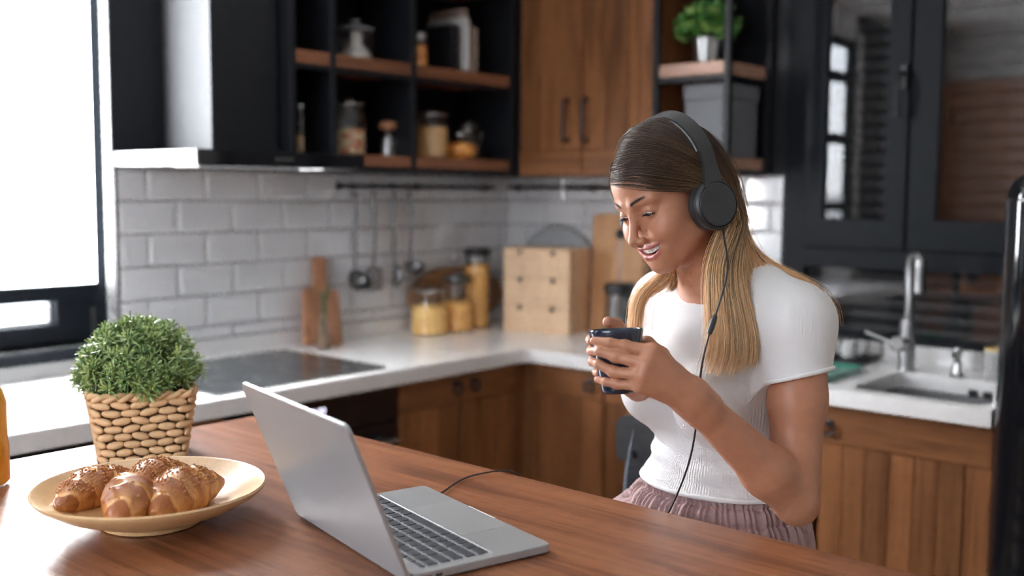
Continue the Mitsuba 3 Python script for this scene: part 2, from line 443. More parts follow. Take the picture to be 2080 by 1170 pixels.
def ring_pull(at, normal):
    """black ring pull hanging from a small round plate"""
    n = np.asarray(normal, float); x, y, _ = frame_from(n)
    side = np.cross([0, 0, 1.0], n)
    at = np.asarray(at, float)
    plate = lathe([(0, 0), (.011, 0), (.011, .004), (.008, .006), (0, .006)], 16, at=at, axis=n)
    a = np.linspace(0, 2 * np.pi, 25)[:-1] + .0
    c = at + n * .012 + np.array([0, 0, -.014])
    ring = tube(c + .0175 * (np.cos(a)[:, None] * side + np.sin(a)[:, None] * np.array([0, 0, 1.0])), .0042, 8, closed=True)
    return cat(plate, ring)


def door_parts(parent, axis, front, a0, a1, z0, z1, rail, n, rail_at='top', pull=None, seed=0):
    """plank door: upright boards with a cross rail; front face at 'front' on axis x or y, the room being on its negative side"""
    g, th = .0015, .02
    def bx(p, q, za, zb, f0=front, f1=front + th):
        return cbox(f0, f1, p, q, za, zb, .0018) if axis == 'x' else cbox(p, q, f0, f1, za, zb, .0018)
    lo, hi = min(a0, a1) + g, max(a0, a1) - g
    d = numbered(parent + '__door')
    rz = (z1 - rail, z1) if rail_at == 'top' else (z0, z0 + rail)
    pz = (z0, z1 - rail - .002) if rail_at == 'top' else (z0 + rail + .002, z1)
    k = numbered(d + '__rail'); scene[k] = mikit.ply(bx(lo, hi, *rz, front - .003, front + th), 'm_walnut_y' if axis == 'x' else 'm_walnut_x')
    e = np.linspace(lo, hi, n + 1)
    for i in range(n):
        k = numbered(d + '__board')
        scene[k] = mikit.ply(bx(e[i] + .0006, e[i + 1] - .0006, *pz, front + .0012 * ((i * 7 + seed) % 3), front + th), f'm_walnut_{(i * 5 + seed) % 3}')
    if pull is not None:
        k = numbered(d + '__ring_pull'); scene[k] = mikit.ply(pull, 'm_iron', smooth=40)
    return d


def base_unit(label, axis, a0, a1, doors, top=.047):
    c = thing('base_cabinet', label, 'cabinet')
    lo, hi = min(a0, a1), max(a0, a1)
    body = cbox(-.58, -.03, lo, hi, .1, ZC - top) if axis == 'x' else cbox(lo, hi, -.58, -.03, .1, ZC - top)
    add('body', body, 'm_walnut_0', c)
    kick = cbox(-.54, -.5, lo, hi, 0, .1) if axis == 'x' else cbox(lo, hi, -.54, -.5, 0, .1)
    add('plinth', kick, 'm_black_matte', c)
    for q in doors: door_parts(c, axis, -.602, *q)
    return c


zt = ZC - .05
base_unit('walnut plank base cabinet with two ring pulls, right of the black oven', 'y', -1.198, -.62,
          [(-1.197, -.927, .11, zt, .098, 3, 'top', ring_pull((-.950, -.605, .826), (0, -1, 0)), 0), (-.927, -.655, .11, zt, .098, 3, 'top', ring_pull((-.868, -.605, .826), (0, -1, 0)), 1)])
c = thing('corner_filler', 'dark walnut corner post where the two cabinet runs meet', 'panel')
add('post', cat(cbox(-.654, -.60, -.602, -.58, .1, zt), cbox(-.602, -.58, -.654, -.60, .1, zt)), 'm_walnut_1', c)
base_unit('walnut plank base cabinet in the corner, behind the mug', 'x', -.655, -.935,
          [(-.655, -.934, .11, zt, .098, 3, 'top', ring_pull((-.605, -.885, .822), (-1, 0, 0)), 2)])
base_unit('walnut plank base cabinet mostly hidden behind the woman', 'x', -.937, -1.655,
          [(-.938, -1.296, .11, zt, .098, 4, 'top', ring_pull((-.605, -1.25, .822), (-1, 0, 0)), 1), (-1.297, -1.653, .11, zt, .098, 4, 'top', ring_pull((-.605, -1.34, .822), (-1, 0, 0)), 0)])
base_unit('walnut plank base cabinet under the sink', 'x', -1.678, -2.14,
          [(-1.679, -2.139, .11, zt, .108, 7, 'top', ring_pull((-.605, -1.709, .808), (-1, 0, 0)), 2)], .175)
base_unit('narrow walnut cabinet left of the oven, behind the potted plant', 'y', -2.02, -1.812,
          [(-2.018, -1.813, .11, zt, .098, 2, 'top', None, 1)])

# oven
o = thing('oven', 'black built-in oven with a small lit clock under the cooktop', 'oven')
add('body', cbox(-1.806, -1.203, -.575, -.04, .14, ZC - .049), 'm_black_matte', o)
add('control_panel', cbox(-1.806, -1.203, -.604, -.575, .75, ZC - .049, .003), 'm_black_gloss', o)
add('door', cbox(-1.806, -1.203, -.604, -.575, .2, .746, .003), 'm_black_gloss', o)
add('door_handle', cat(tube([(-1.77, -.645, .70), (-1.24, -.645, .70)], .009, 12), tube([(-1.74, -.602, .70), (-1.74, -.645, .70)], .007, 8), tube([(-1.27, -.602, .70), (-1.27, -.645, .70)], .007, 8)), 'm_steel', o, smooth=40)
tm = meshkit.text_mesh('1:30', .016, .0006, True)
R = np.array([[1, 0, 0], [0, 0, -1], [0, 1, 0.0]])
scene['m_led'] = {'type': 'diffuse', 'reflectance': rgb(.5, .5, .6)}
k = add('clock_digits', moved(tm, R, (-1.528, -.6042, .813)), 'm_led', o, label='glowing white digits')
scene[k]['emitter'] = {'type': 'area', 'radiance': rgb(1.1, 1.05, 1.35)}
add('touch_key', prism(rrect(.03, .014, .003), .0006, rot=R, at=(-1.405, -.6042, .823)), 'm_black_metal', o)
dw = thing('dishwasher', 'black dishwasher front below the bright left end of the worktop', 'dishwasher')
add('front', cbox(-2.62, -2.022, -.604, -.575, .12, ZC - .049, .003), 'm_black_gloss', dw)
add('body', cbox(-2.62, -2.022, -.575, -.04, .1, ZC - .049), 'm_black_matte', dw)

# cooktop
ct = thing('cooktop', 'black glass induction cooktop let into the white worktop', 'cooktop')
add('glass', prism(rrect(.595, .50, .012), .005, at=(-1.53, -.338, ZC)), 'm_black_glass', ct)
for (cx, cy, r) in ((-1.68, -.22, .09), (-1.68, -.45, .075), (-1.40, -.22, .075), (-1.40, -.45, .095)):
    add('zone_ring', moved(trimesh.creation.annulus(r - .0016, r, .0003), t=(cx, cy, ZC + .0052)), 'm_grey_box', ct)

# ------------------------------------------------------------------ range hood
h = thing('range_hood', 'black and steel range hood with square chimney above the cooktop', 'hood')
CXL, CXR, CYF = -1.602, -1.366, -.254
add('chimney', cat(cbox(CXL + .0015, CXR, CYF, -.004, 1.547, HC - .001, .002)), 'm_hood_black', h)
add('chimney_side', cbox(CXL - .0005, CXL + .0015, CYF + .001, -.004, 1.549, HC - .002, .0004), 'm_hood_side', h, label='brushed steel side')
HX0, HX1, HYF, HZ0, HZ1 = -1.772, -1.187, -.443, 1.506, 1.548
add('canopy', cbox(HX0, HX1, HYF + .004, -.004, HZ0 + .003, HZ1, .002), 'm_hood_black', h)
add('canopy_side', cbox(HX0 - .0016, HX0, HYF + .002, -.006, HZ0, HZ1 + .001, .0005), 'm_hood_edge', h, label='pale metal side')
add('canopy_front', cbox(HX0 + .001, HX1, HYF, HYF + .004, HZ0, HZ1 + .001, .001), 'm_black_gloss', h)
add('underside', cbox(HX0 + .01, HX1 - .01, HYF + .012, -.02, HZ0 - .001, HZ0 + .004, .0008), 'm_steel_brushed', h)
bt = mikit.ply(moved(trimesh.creation.cylinder(radius=.0055, height=.004, sections=14), R), 'm_steel')
for i in range(4):
    put('button', bt, h, T().translate([-1.515 + .0165 * i, HYF - .001, 1.528]))
for x in (-1.735, -1.305):
    for y in (-.36, -.30):
        k = add('lamp', lathe([(0, 0), (.016, 0), (.018, .003), (0, .004)], 16, at=(x, y, HZ0 - .004)), 'm_led', h)
        scene[k]['emitter'] = {'type': 'area', 'radiance': rgb(1.4, 1.4, 1.4)}
# ------------------------------------------------------------------ open black shelving on the left wall
sh = thing('open_shelving', 'black open shelving with dark walnut shelves, between the hood and the wooden wall cabinet', 'shelving')
SA = (-1.355, -.302)
FYS = -.30
add('back_panel', cbox(-1.36, -.31, -.010, -.004, 1.549, HC - .002, .0005), 'm_black_matte', sh)
for px in (-1.345, -1.187, -.838):
    add('upright', cbox(px - .012, px + .012, FYS, -.011, 1.549 if px < -1.2 else 1.513, HC - .002, .002), 'm_black_metal', sh)
add('upright', cbox(-.333, -.309, FYS, -.011, 1.503, HC - .002, .002), 'm_black_metal', sh)
U = (-1.345, -1.187, -.838, -.333)
for z, zb in ((1.868, 1.828), (2.21, 2.17)):
    for a, b2 in zip(U[:-1], U[1:]):
        s = add('shelf', cbox(a + .0125, b2 - .0125, FYS + .002, -.012, zb, z, .002), 'm_shelf_x', sh)
        add('rail', cbox(a + .0125, b2 - .0125, FYS + .002, FYS + .022, zb - .016, zb - .001, .001), 'm_black_metal', s)
for a, b2 in zip(U[1:-1], U[2:]):
    add('shelf', cbox(a + .0125, b2 - .0125, FYS + .002, -.012, 1.519, 1.557, .002), 'm_shelf_x', sh)
add('shelf', cbox(-1.344, -1.20, -.25, -.012, 1.5495, 1.557, .001), 'm_black_matte', sh)
add('base_frame', cbox(-1.186, -.333, FYS, -.012, 1.502, 1.518, .002), 'm_black_metal', sh)

# ------------------------------------------------------------------ wooden wall cabinet on the right wall
wc = thing('wall_cabinet', 'walnut plank wall cabinet with two black bar handles in the corner', 'cabinet')
add('body', cbox(-.28, -.006, -.905, -.312, 1.5035, HC - .002), 'm_walnut_1', wc)
add('filler', cbox(-.302, -.28, -.312, -.301, 1.5035, HC - .002), 'm_black_metal', wc)
for (a, b2, hy, sd) in ((-.313, -.606, -.545, 0), (-.608, -.904, -.632, 2)):
    d = door_parts(wc, 'x', -.302, a, b2, 1.500, HC - .003, .09, 3, 'bottom', None, sd)
    zz = (1.620, 1.775)
    hm = tube(spline([(-.305, hy, zz[0] + .008), (-.325, hy, zz[0] + .004), (-.336, hy, zz[0] + .018), (-.336, hy, (zz[0] + zz[1]) / 2), (-.336, hy, zz[1] - .018), (-.325, hy, zz[1] - .004), (-.305, hy, zz[1] - .008)], 26), .0065, 8)
    k = numbered(d + '__bar_handle'); scene[k] = mikit.ply(hm, 'm_iron', smooth=40)

# open shelf unit to the right of it
s2 = thing('open_shelf_tower', 'narrow black-framed open shelf right of the wooden wall cabinet', 'shelving')
for (x, y) in ((-.30, -.921), (-.30, -1.192), (-.02, -1.192), (-.02, -.921)):
    add('post', cbox(x - .011, x + .011, y - .011, y + .011, 1.5035, HC - .002, .002), 'm_black_metal', s2)
add('side_panel', cbox(-.288, -.032, -.921, -.908, 1.52, HC - .002, .001), 'm_walnut_1', s2)
add('back_panel', cbox(-.012, -.005, -1.185, -.93, 1.52, HC - .002, .0005), 'm_black_matte', s2)
for (zz, tt) in ((1.868, .042), (1.557, .038), (2.2, .042)):
    q = add('shelf', cbox(-.305, -.012, -1.182, -.931, zz - tt, zz, .002), 'm_shelf_y', s2)
    add('rail', cat(cbox(-.304, -.290, -1.181, -.932, zz - tt - .02, zz - tt - .001), cbox(-.29, -.03, -1.181, -1.168, zz - tt - .02, zz - tt - .001)), 'm_black_metal', q)

# ------------------------------------------------------------------ small things on the worktop along the left wall


def leaning(poly, th, base, top_dir, normal, bev=.002):
    """board given by a polygon (u across, v up), standing at 'base', its v axis along top_dir, its face along normal"""
    v = np.asarray(top_dir, float); v /= np.linalg.norm(v)
    n = np.asarray(normal, float); n = n - v * (n @ v); n /= np.linalg.norm(n)
    u = np.cross(v, n)
    R = np.stack([u, v, n], 1)
    a = prism(poly.buffer(-bev), th, rot=R, at=base)
    b = prism(poly, th - 2 * bev, rot=R, at=np.asarray(base) + n * bev)
    return cat(a, b)


cb = thing('chopping_board', 'brown wooden paddle chopping board leaning on the tiles behind the cooktop', 'chopping board')
pl = Polygon([(-.082, 0), (.082, 0), (.074, .185), (.066, .192), (.030, .197), (.026, .215), (.027, .30), (.020, .306), (-.020, .306), (-.027, .30), (-.026, .215), (-.030, .197), (-.066, .192), (-.074, .185)])
add('board', leaning(pl.buffer(.004).buffer(-.004), .018, (-1.075, -.085, ZC + .001), (.035, .062, .29), (0, -1, .0)), 'm_board_brown', cb)
rj = thing('rosemary_jar', 'slim glass jar with a green rosemary sprig before the paddle chopping board', 'jar')
rx, ry = -1.115, -.150
add('glass', lathe([(0, 0), (.020, 0), (.022, .003), (.022, .10), (.017, .108), (.017, .125)], 24, at=(rx, ry, ZC)), 'm_jar_glass', rj, smooth=40)
mat('m_rosemary', (.055, .105, .045), rough=.6)
mat('m_soil', mikit.proc(lambda p, n, uv: mi.Color3f(.16, .10, .06) * (.5 + 1.0 * noise(p.x * 260, p.y * 260, p.z * 260))), rough=.9)
add('filling', lathe([(0, .003), (.0195, .003), (.0205, .006), (.0205, .048), (0, .052)], 20, at=(rx, ry, ZC)), 'm_soil', rj, smooth=40)
tw = []
for q in range(3):
    st = spline([(rx + .004 * q - .004, ry, ZC + .05), (rx + .002 * (q - 1), ry, ZC + .12), (rx + .018 * (q - 1) + .014, ry + .004, ZC + .185 + .012 * q)], 16)
    tw.append(tube(st, .0016, 5))
    for pnt in st[1:]:
        for a in rng.uniform(0, 6.28, 4):
            e = pnt + np.array([.011 * math.cos(a), .011 * math.sin(a), .010])
            tw.append(tube([pnt, (pnt + e) / 2 + [0, 0, .001], e], [.0011, .0014, .0003], 4))
add('sprig', cat(tw), 'm_rosemary', rj, kind='stuff')


def storage_jar(label, x, y, z, r, h, fill, fbsdf, lid='clamp', group=None, name='storage_jar'):
    j = thing(name, label, 'jar', group)
    add('glass', lathe([(0, 0), (r - .006, 0), (r, .006), (r, h - .035), (r * .86, h - .018), (r * .86, h)], 32, at=(x, y, z)), 'm_jar_glass', j, smooth=40)
    fr = r - .004
    k = add('contents', lathe([(0, .004), (fr - .004, .004), (fr, .009), (fr, fill - .004), (fr * .85, fill), (fr * .4, fill + .004), (0, fill + .003)], 28, at=(x, y, z)), fbsdf, j, smooth=50)
    return j


def food(name, c1, c2, sx, sz, bumpy=.002):
    return mat(name, mikit.proc(lambda p, n, uv: mix(c1, c2, smoothstep(.3, .7, noise(p.x * sx + p.y * sx * .3, p.y * sx, p.z * sz)))), rough=.65)


food('m_pasta', [.80, .45, .12], [.95, .66, .25], 120, 120)
food('m_cereal', [.66, .34, .08], [.84, .48, .14], 160, 160)
food('m_spaghetti', [.62, .30, .06], [.80, .45, .13], 420, 3)
food('m_grain', [.55, .32, .13], [.70, .45, .20], 260, 260)
food('m_mixed', [.45, .16, .06], [.75, .66, .42], 70, 55)
food('m_orange', [.70, .26, .04], [.85, .42, .09], 60, 60)
food('m_spice', [.30, .11, .03], [.48, .2, .06], 200, 200)

j = storage_jar('squat glass jar of yellow pasta, leftmost of the three jars on the worktop', -.600, -.130, ZC, .070, .160, .108, 'm_pasta', group=None)
add('lid', lathe([(.052, .158), (.062, .158), (.064, .163), (.062, .168), (0, .171)], 28, at=(-.600, -.130, ZC)), 'm_steel', j, smooth=40, label='glass and steel lid')
j = storage_jar('glass jar half full of golden cereal, middle of the three jars on the worktop', -.462, -.140, ZC, .062, .19, .112, 'm_cereal')
add('lid', lathe([(0, .188), (.05, .188), (.054, .193), (.054, .206), (.05, .211), (.02, .213), (.014, .225), (0, .228)], 28, at=(-.462, -.140, ZC)), 'm_black_glass', j, smooth=40, label='dark glass lid')
j = storage_jar('tall glass jar of spaghetti with a black clamp lid, rightmost of the three jars', -.340, -.132, ZC, .050, .285, .248, 'm_spaghetti')
add('lid', lathe([(0, .283), (.046, .283), (.052, .288), (.052, .304), (.046, .310), (0, .310)], 28, at=(-.340, -.132, ZC)), 'm_iron', j, smooth=40, label='black lid')
add('clamp', cat(tube(spline([(-.340 - .046, -.132, ZC + .25), (-.34 - .072, -.15, ZC + .262), (-.34 - .07, -.15, ZC + .29), (-.34 - .045, -.135, ZC + .298)], 14), .006, 6),
                 tube(spline([(-.340 + .046, -.132, ZC + .25), (-.34 + .072, -.12, ZC + .262), (-.34 + .07, -.12, ZC + .29), (-.34 + .045, -.13, ZC + .298)], 14), .006, 6)), 'm_iron', j, smooth=40)
from shapely import affinity
from shapely.geometry import Point
ov = affinity.scale(Point(0, .118).buffer(1, quad_segs=16), .262, .113)
tr = thing('oval_board', 'dark oval wooden board leaning on the tiles behind the glass jars', 'board')
add('board', leaning(ov, .02, (-.365, -.052, ZC + .004), (0, .03, .22), (0, -1, 0)), 'm_board_dark', tr)

# miniature chest of drawers
mc = thing('mini_drawers', 'small pale plywood chest of six drawers on the worktop in the corner', 'drawers')
o0 = np.array([-.338, -.268, ZC]); wd = np.array([.214, -.977, 0]); dd = np.array([.977, .214, 0])
Rm = np.stack([dd, -wd, [0, 0, 1.0]], 1)          # local x = depth, local -y = across the front
MW, MD, MH = .278, .182, .318


def mloc(m): return moved(m, Rm, o0)


add('case', mloc(cat(cbox(.004, MD, -MW, -MW + .008, 0, MH), cbox(.004, MD, -.008, 0, 0, MH), cbox(.004, MD, -MW, 0, MH - .008, MH), cbox(.004, MD, -MW, 0, 0, .008), cbox(MD - .006, MD, -MW, 0, 0, MH))), 'm_ply', mc)
for r_ in range(3):
    za, zb = r_ * MH / 3 + .001, (r_ + 1) * MH / 3 - .001
    for c_ in range(2):
        ya, yb = c_ * MW / 2 + (.001 if c_ == 0 else .0005), (c_ + 1) * MW / 2 - (.0005 if c_ == 0 else .001)
        hole = (ya + yb) / 2
        face = Polygon([(ya, za), (yb, za), (yb, zb), (ya, zb)]).difference(Point(hole, zb - .013).buffer(.0105, quad_segs=6))
        m = prism(face, .009)
        m.vertices = np.stack([m.vertices[:, 2], -m.vertices[:, 0], m.vertices[:, 1]], 1)
        d_ = add('drawer', mloc(m), 'm_ply', mc)
        add('finger_hole_shade', mloc(cbox(.0093, .016, -hole - .012, -hole + .012, zb - .024, zb - .001)), 'm_iron', d_, label='dark plate painted as the shade inside the round finger hole')  # black plate behind the opening stands in for the shade inside it

rt = thing('round_tray', 'round grey metal tray standing behind the small plywood chest', 'tray')
add('disc', lathe([(0, 0), (.180, 0), (.186, -.008), (.199, -.010), (.200, -.006), (.190, .001), (.184, .006), (0, .006)], 48, at=(-.060, -.286, ZC + .202), axis=(-1, 0, .16)), 'm_tray', rt, smooth=40)
bb = thing('oak_board', 'tall oak serving board leaning on the tiles right of the plywood chest', 'chopping board')
add('board', leaning(rrect(.24, .45, .02), .022, (-.075, -.625, ZC + .226), (.045, .02, .44), (-1, 0, 0)), 'm_board_oak', bb)
fp = thing('coffee_press', 'steel coffee press with a raised black plunger knob, behind the mug', 'coffee press')
px, py = -.185, -.700
add('beaker', lathe([(0, .012), (.050, .012), (.052, .018), (.052, .165), (.050, .168), (0, .168)], 32, at=(px, py, ZC)), 'm_press', fp, smooth=40)
add('base', lathe([(0, 0), (.055, 0), (.057, .004), (.057, .022), (.054, .026), (0, .026)], 32, at=(px, py, ZC)), 'm_iron', fp, smooth=40)
add('lid', lathe([(0, .160), (.054, .160), (.057, .165), (.057, .190), (.05, .199), (0, .203)], 32, at=(px, py, ZC)), 'm_iron', fp, smooth=40)
add('plunger', tube([(px, py, ZC + .2), (px, py, ZC + .37)], .004, 8), 'm_steel', fp, smooth=True)
add('knob', lathe([(0, .360), (.012, .362), (.018, .374), (.018, .386), (.010, .396), (0, .398)], 18, at=(px, py, ZC)), 'm_iron', fp, smooth=True)
add('handle', tube(spline([(px - .03, py - .045, ZC + .165), (px - .06, py - .085, ZC + .16), (px - .065, py - .09, ZC + .09), (px - .03, py - .045, ZC + .035)], 20), .007, 8), 'm_iron', fp, smooth=True)

# ------------------------------------------------------------------ rails, hooks and hanging utensils
ra = thing('utensil_rail', 'dark metal rail on the tiles of the left wall holding four utensils', 'rail')
RY, RZ = -.045, 1.456
add('bar', tube([(-.945, RY, RZ), (-.152, RY, RZ)], .0075, 10), 'm_black_metal', ra, smooth=40)
for x in (-.93, -.55, -.17):
    add('bracket', cat(tube([(x, -.011, RZ), (x, RY, RZ)], .006, 8), lathe([(0, 0), (.014, 0), (.014, .004), (0, .004)], 16, at=(x, -.011, RZ), axis=(0, -1, 0))), 'm_black_metal', ra, smooth=40)
rb = thing('utensil_rail', 'empty dark metal rail on the tiles of the right wall', 'rail')
add('bar', tube([(-.045, -.035, RZ + .002), (-.045, -.86, RZ + .002)], .0075, 10), 'm_black_metal', rb, smooth=40)
for y in (-.06, -.45, -.84):
    add('bracket', cat(tube([(-.011, y, RZ), (-.045, y, RZ)], .006, 8), lathe([(0, 0), (.014, 0), (.014, .004), (0, .004)], 16, at=(-.011, y, RZ), axis=(-1, 0, 0))), 'm_black_metal', rb, smooth=40)


def hook(parent, x):
    return add('hook', tube(spline([(x, RY + .003, RZ + .009), (x, RY - .009, RZ + .006), (x, RY - .010, RZ - .008), (x, RY - .004, RZ - .022), (x, RY - .012, RZ - .032), (x, RY - .020, RZ - .024)], 18), .0028, 6), 'm_black_metal', parent, smooth=True)


def utensil(label, x, z_end, head, bsdf='m_utensil'):
    u = thing('kitchen_utensil', label, 'utensil')
    hook(u, x)
    y = RY - .012
    zt_ = RZ - .03
    w_ = np.array([[x, y, zt_ + .006], [x, y, zt_ - .06], [x, y - .002, (zt_ + z_end) / 2], [x, y, z_end]])
    add('handle', tube(spline(w_, 24), np.interp(np.linspace(0, 1, 24), [0, .1, .35, 1], [.006, .0085, .008, .0042]), 8), bsdf, u, smooth=True)
    add('head', head(x, y, z_end), bsdf, u, smooth=35)
    return u


def ladle_head(r, tilt=0.0, dx=0.0):
    def f(x, y, z):
        a = np.linspace(0, np.pi / 2, 9)
        out = [(r * math.sin(t), -r * math.cos(t)) for t in a] + [((r - .002) * math.sin(t), -(r - .002) * math.cos(t)) for t in a[::-1]]
        return lathe(out, 24, at=(x + dx, y - r * .65, z + .004), axis=(0, -math.sin(tilt), math.cos(tilt)))
    return f


def turner_head(x, y, z):
    m = rrect(.078, .082, .012).difference(cat_polys([sbox(-.026 + .02 * i, -.028, -.018 + .02 * i, .026) for i in range(3)]))
    return prism(m, .002, rot=np.array([[1, 0, 0], [0, 0, -1], [0, 1, 0.0]]), at=(x, y + .001, z - .038))


def cat_polys(ps):
    from shapely import union_all
    return union_all(ps)


def spoon_head(x, y, z):
    m = trimesh.creation.icosphere(subdivisions=3, radius=1)
    v = np.array(m.vertices) * [.012, .026, .042]
    v[:, 1] -= .006 * (1 - (v[:, 2] / .042) ** 2)
    return trimesh.Trimesh(v + [x, y - .012, z - .036], m.faces, process=False)


utensil('steel soup ladle hanging leftmost on the rail', -.897, 1.125, ladle_head(.043, .75))
utensil('dark slotted turner hanging second from the left on the rail', -.807, 1.160, turner_head)
utensil('serving spoon hanging third from the left on the rail, seen edge-on', -.709, 1.165, spoon_head)
utensil('round steel skimmer hanging rightmost on the rail', -.629, 1.165, ladle_head(.04, .25))

so = thing('wall_socket', 'white square wall socket on the tiles above the glass jars', 'socket')
add('plate', prism(rrect(.082, .082, .008), .008, rot=np.array([[1, 0, 0], [0, 0, -1], [0, 1, 0.0]]), at=(-.385, -.011, 1.275)), 'm_white_gloss', so)
add('well', lathe([(0, 0), (.021, 0), (.021, .001), (0, .001)], 24, at=(-.385, -.0192, 1.275), axis=(0, -1, 0)), 'm_white_matte', so)

# ------------------------------------------------------------------ things on the black shelves
ZU, ZL = 1.869, 1.558
cj = thing('glass_canister', 'glass canister with a dark knob holding a white ceramic funnel, on the upper black shelf', 'jar')
x, y = -1.000, -.185
add('glass', lathe([(0, 0), (.058, 0), (.062, .004), (.062, .104), (.055, .110)], 28, at=(x, y, ZU)), 'm_jar_glass', cj, smooth=40)
add('lid', lathe([(.064, .102), (.064, .108), (.05, .113), (.012, .117), (.010, .122), (.018, .130), (.018, .137), (0, .140)], 28, at=(x, y, ZU)), 'm_grey_box', cj, smooth=40)
fu = thing('ceramic_funnel', 'white ceramic funnel standing wide end down inside the glass canister', 'funnel')
add('body', lathe([(0, .004), (.052, .004), (.0555, .010), (.052, .026), (.036, .044), (.0235, .056), (.0225, .094), (.019, .0995), (0, .10)], 28, at=(x, y, ZU)), 'm_white_gloss', fu, smooth=40)


def spice_jar(label, x, y, bs):
    j = thing('spice_jar', label, 'jar', None)
    add('glass', lathe([(0, 0), (.030, 0), (.033, .003), (.033, .09), (.026, .1)], 20, at=(x, y, ZU)), 'm_jar_glass', j, smooth=40)
    add('contents', lathe([(0, .003), (.029, .003), (.030, .006), (.030, .082), (0, .086)], 20, at=(x, y, ZU)), bs, j, smooth=40)
    add('lid', lathe([(0, .098), (.028, .098), (.031, .103), (.031, .122), (.028, .126), (0, .127)], 20, at=(x, y, ZU)), 'm_steel_brushed', j, smooth=40)


spice_jar('small spice jar with steel lid just left of the upper shelf post', -.795, -.19, 'm_spice')
spice_jar('small spice jar of orange spice just right of the upper shelf post', -.712, -.19, 'm_orange')
for lbl, x0_, wdt, hgt, y0_, y1_, bs in (('dark cookbook standing leftmost on the upper black shelf', -.605, .030, .165, -.25, -.06, 'm_black_metal'),
                                         ('thin white board standing between two books on the upper black shelf', -.545, .012, .20, -.27, -.06, 'm_white_matte'),
                                         ('pale brown cookbook standing right of the thin white board', -.523, .030, .235, -.22, -.05, 'm_bookcloth'),
                                         ('thin pale tray standing rightmost among the books on the upper shelf', -.484, .013, .175, -.25, -.07, 'm_traybeige')):
    if 'm_bookcloth' not in scene:
        mat('m_bookcloth', (.30, .22, .18), rough=.8); mat('m_traybeige', (.55, .47, .40), rough=.5); mat('m_page', (.6, .56, .5), rough=.9)
    k = thing('cookbook' if 'book standing' in lbl else 'serving_board', lbl, 'book' if 'book standing' in lbl else 'board')
    if 'book standing' in lbl:
        add('cover', cat(cbox(x0_, x0_ + .003, y0_, y1_, ZU, ZU + hgt), cbox(x0_ + wdt - .003, x0_ + wdt, y0_, y1_, ZU, ZU + hgt), cbox(x0_, x0_ + wdt, y0_ - .002, y0_ + .002, ZU, ZU + hgt)), bs, k)
        add('pages', cbox(x0_ + .003, x0_ + wdt - .003, y0_ + .002, y1_ - .006, ZU + .003, ZU + hgt - .004), 'm_page', k)
    else:
        add('panel', prism(rrect(y1_ - y0_, hgt, .02), wdt, rot=np.array([[0, 0, 1], [1, 0, 0], [0, 1, 0.0]]), at=(x0_, (y0_ + y1_) / 2, ZU + hgt / 2)), bs, k)

j = storage_jar('tall glass jar of mixed nuts and sweets on the lower black shelf', -1.045, -.20, ZL, .058, .165, .085, 'm_mixed')
add('lid', lathe([(.045, .163), (.054, .163), (.055, .170), (.02, .176), (.016, .185), (0, .188)], 24, at=(-1.045, -.20, ZL)), 'm_steel', j, smooth=40)
j = storage_jar('slim glass jar half hidden behind the left post on the lower black shelf', -1.190, -.13, ZL, .035, .15, .06, 'm_grain')
add('lid', lathe([(0, .148), (.03, .148), (.03, .158), (0, .16)], 20, at=(-1.190, -.13, ZL)), 'm_steel', j, smooth=40)
bo = thing('stopper_bottle', 'small dark glass bottle with a wooden ball stopper on the lower black shelf', 'bottle')
add('glass', lathe([(0, 0), (.048, 0), (.050, .004), (.050, .055), (.040, .067), (.018, .074), (.016, .09)], 28, at=(-.870, -.2, ZL)), 'm_jar_glass', bo, smooth=40)
add('liner', lathe([(0, .003), (.020, .003), (.021, .06), (.012, .075), (0, .078)], 20, at=(-.870, -.2, ZL)), 'm_steel_brushed', bo, smooth=40)
add('stopper', lathe([(0, .086), (.016, .088), (.030, .096), (.034, .106), (.030, .116), (.016, .121), (0, .122)], 24, at=(-.870, -.2, ZL)), 'm_board_brown', bo, smooth=True)
j = storage_jar('glass jar of tan grain with a glass lid on the lower black shelf', -.665, -.2, ZL, .066, .150, .112, 'm_grain')
add('lid', lathe([(.058, .148), (.066, .149), (.067, .156), (.05, .165), (.02, .170), (0, .172)], 28, at=(-.665, -.2, ZL)), 'm_steel', j, smooth=40)
j = thing('storage_jar', 'round little jar of orange preserve on the lower black shelf', 'jar')
add('glass', lathe([(0, 0), (.045, 0), (.062, .02), (.064, .04), (.052, .062), (.030, .074), (.028, .088)], 28, at=(-.517, -.21, ZL)), 'm_jar_glass', j, smooth=40)
add('contents', lathe([(0, .003), (.043, .003), (.059, .02), (.061, .04), (.050, .058), (0, .062)], 28, at=(-.517, -.21, ZL)), 'm_orange', j, smooth=40)
add('lid', lathe([(0, .086), (.030, .086), (.031, .096), (0, .098)], 24, at=(-.517, -.21, ZL)), 'm_steel', j, smooth=40)
j = thing('glass_jug', 'clear glass jug with a handle, rightmost on the lower black shelf', 'jug')
scene['m_dark_glass'] = {'type': 'thindielectric', 'int_ior': 1.7}
add('glass', lathe([(0, 0), (.050, 0), (.055, .005), (.050, .05), (.034, .09), (.030, .12), (.038, .142)], 28, at=(-.425, -.16, ZL)), 'm_dark_glass', j, smooth=40)
add('handle', tube(spline([(-.392, -.16, ZL + .125), (-.36, -.16, ZL + .12), (-.352, -.16, ZL + .08), (-.378, -.16, ZL + .05)], 16), .005, 8), 'm_dark_glass', j, smooth=True)

# ------------------------------------------------------------------ shelf tower: bucket plant and grey box


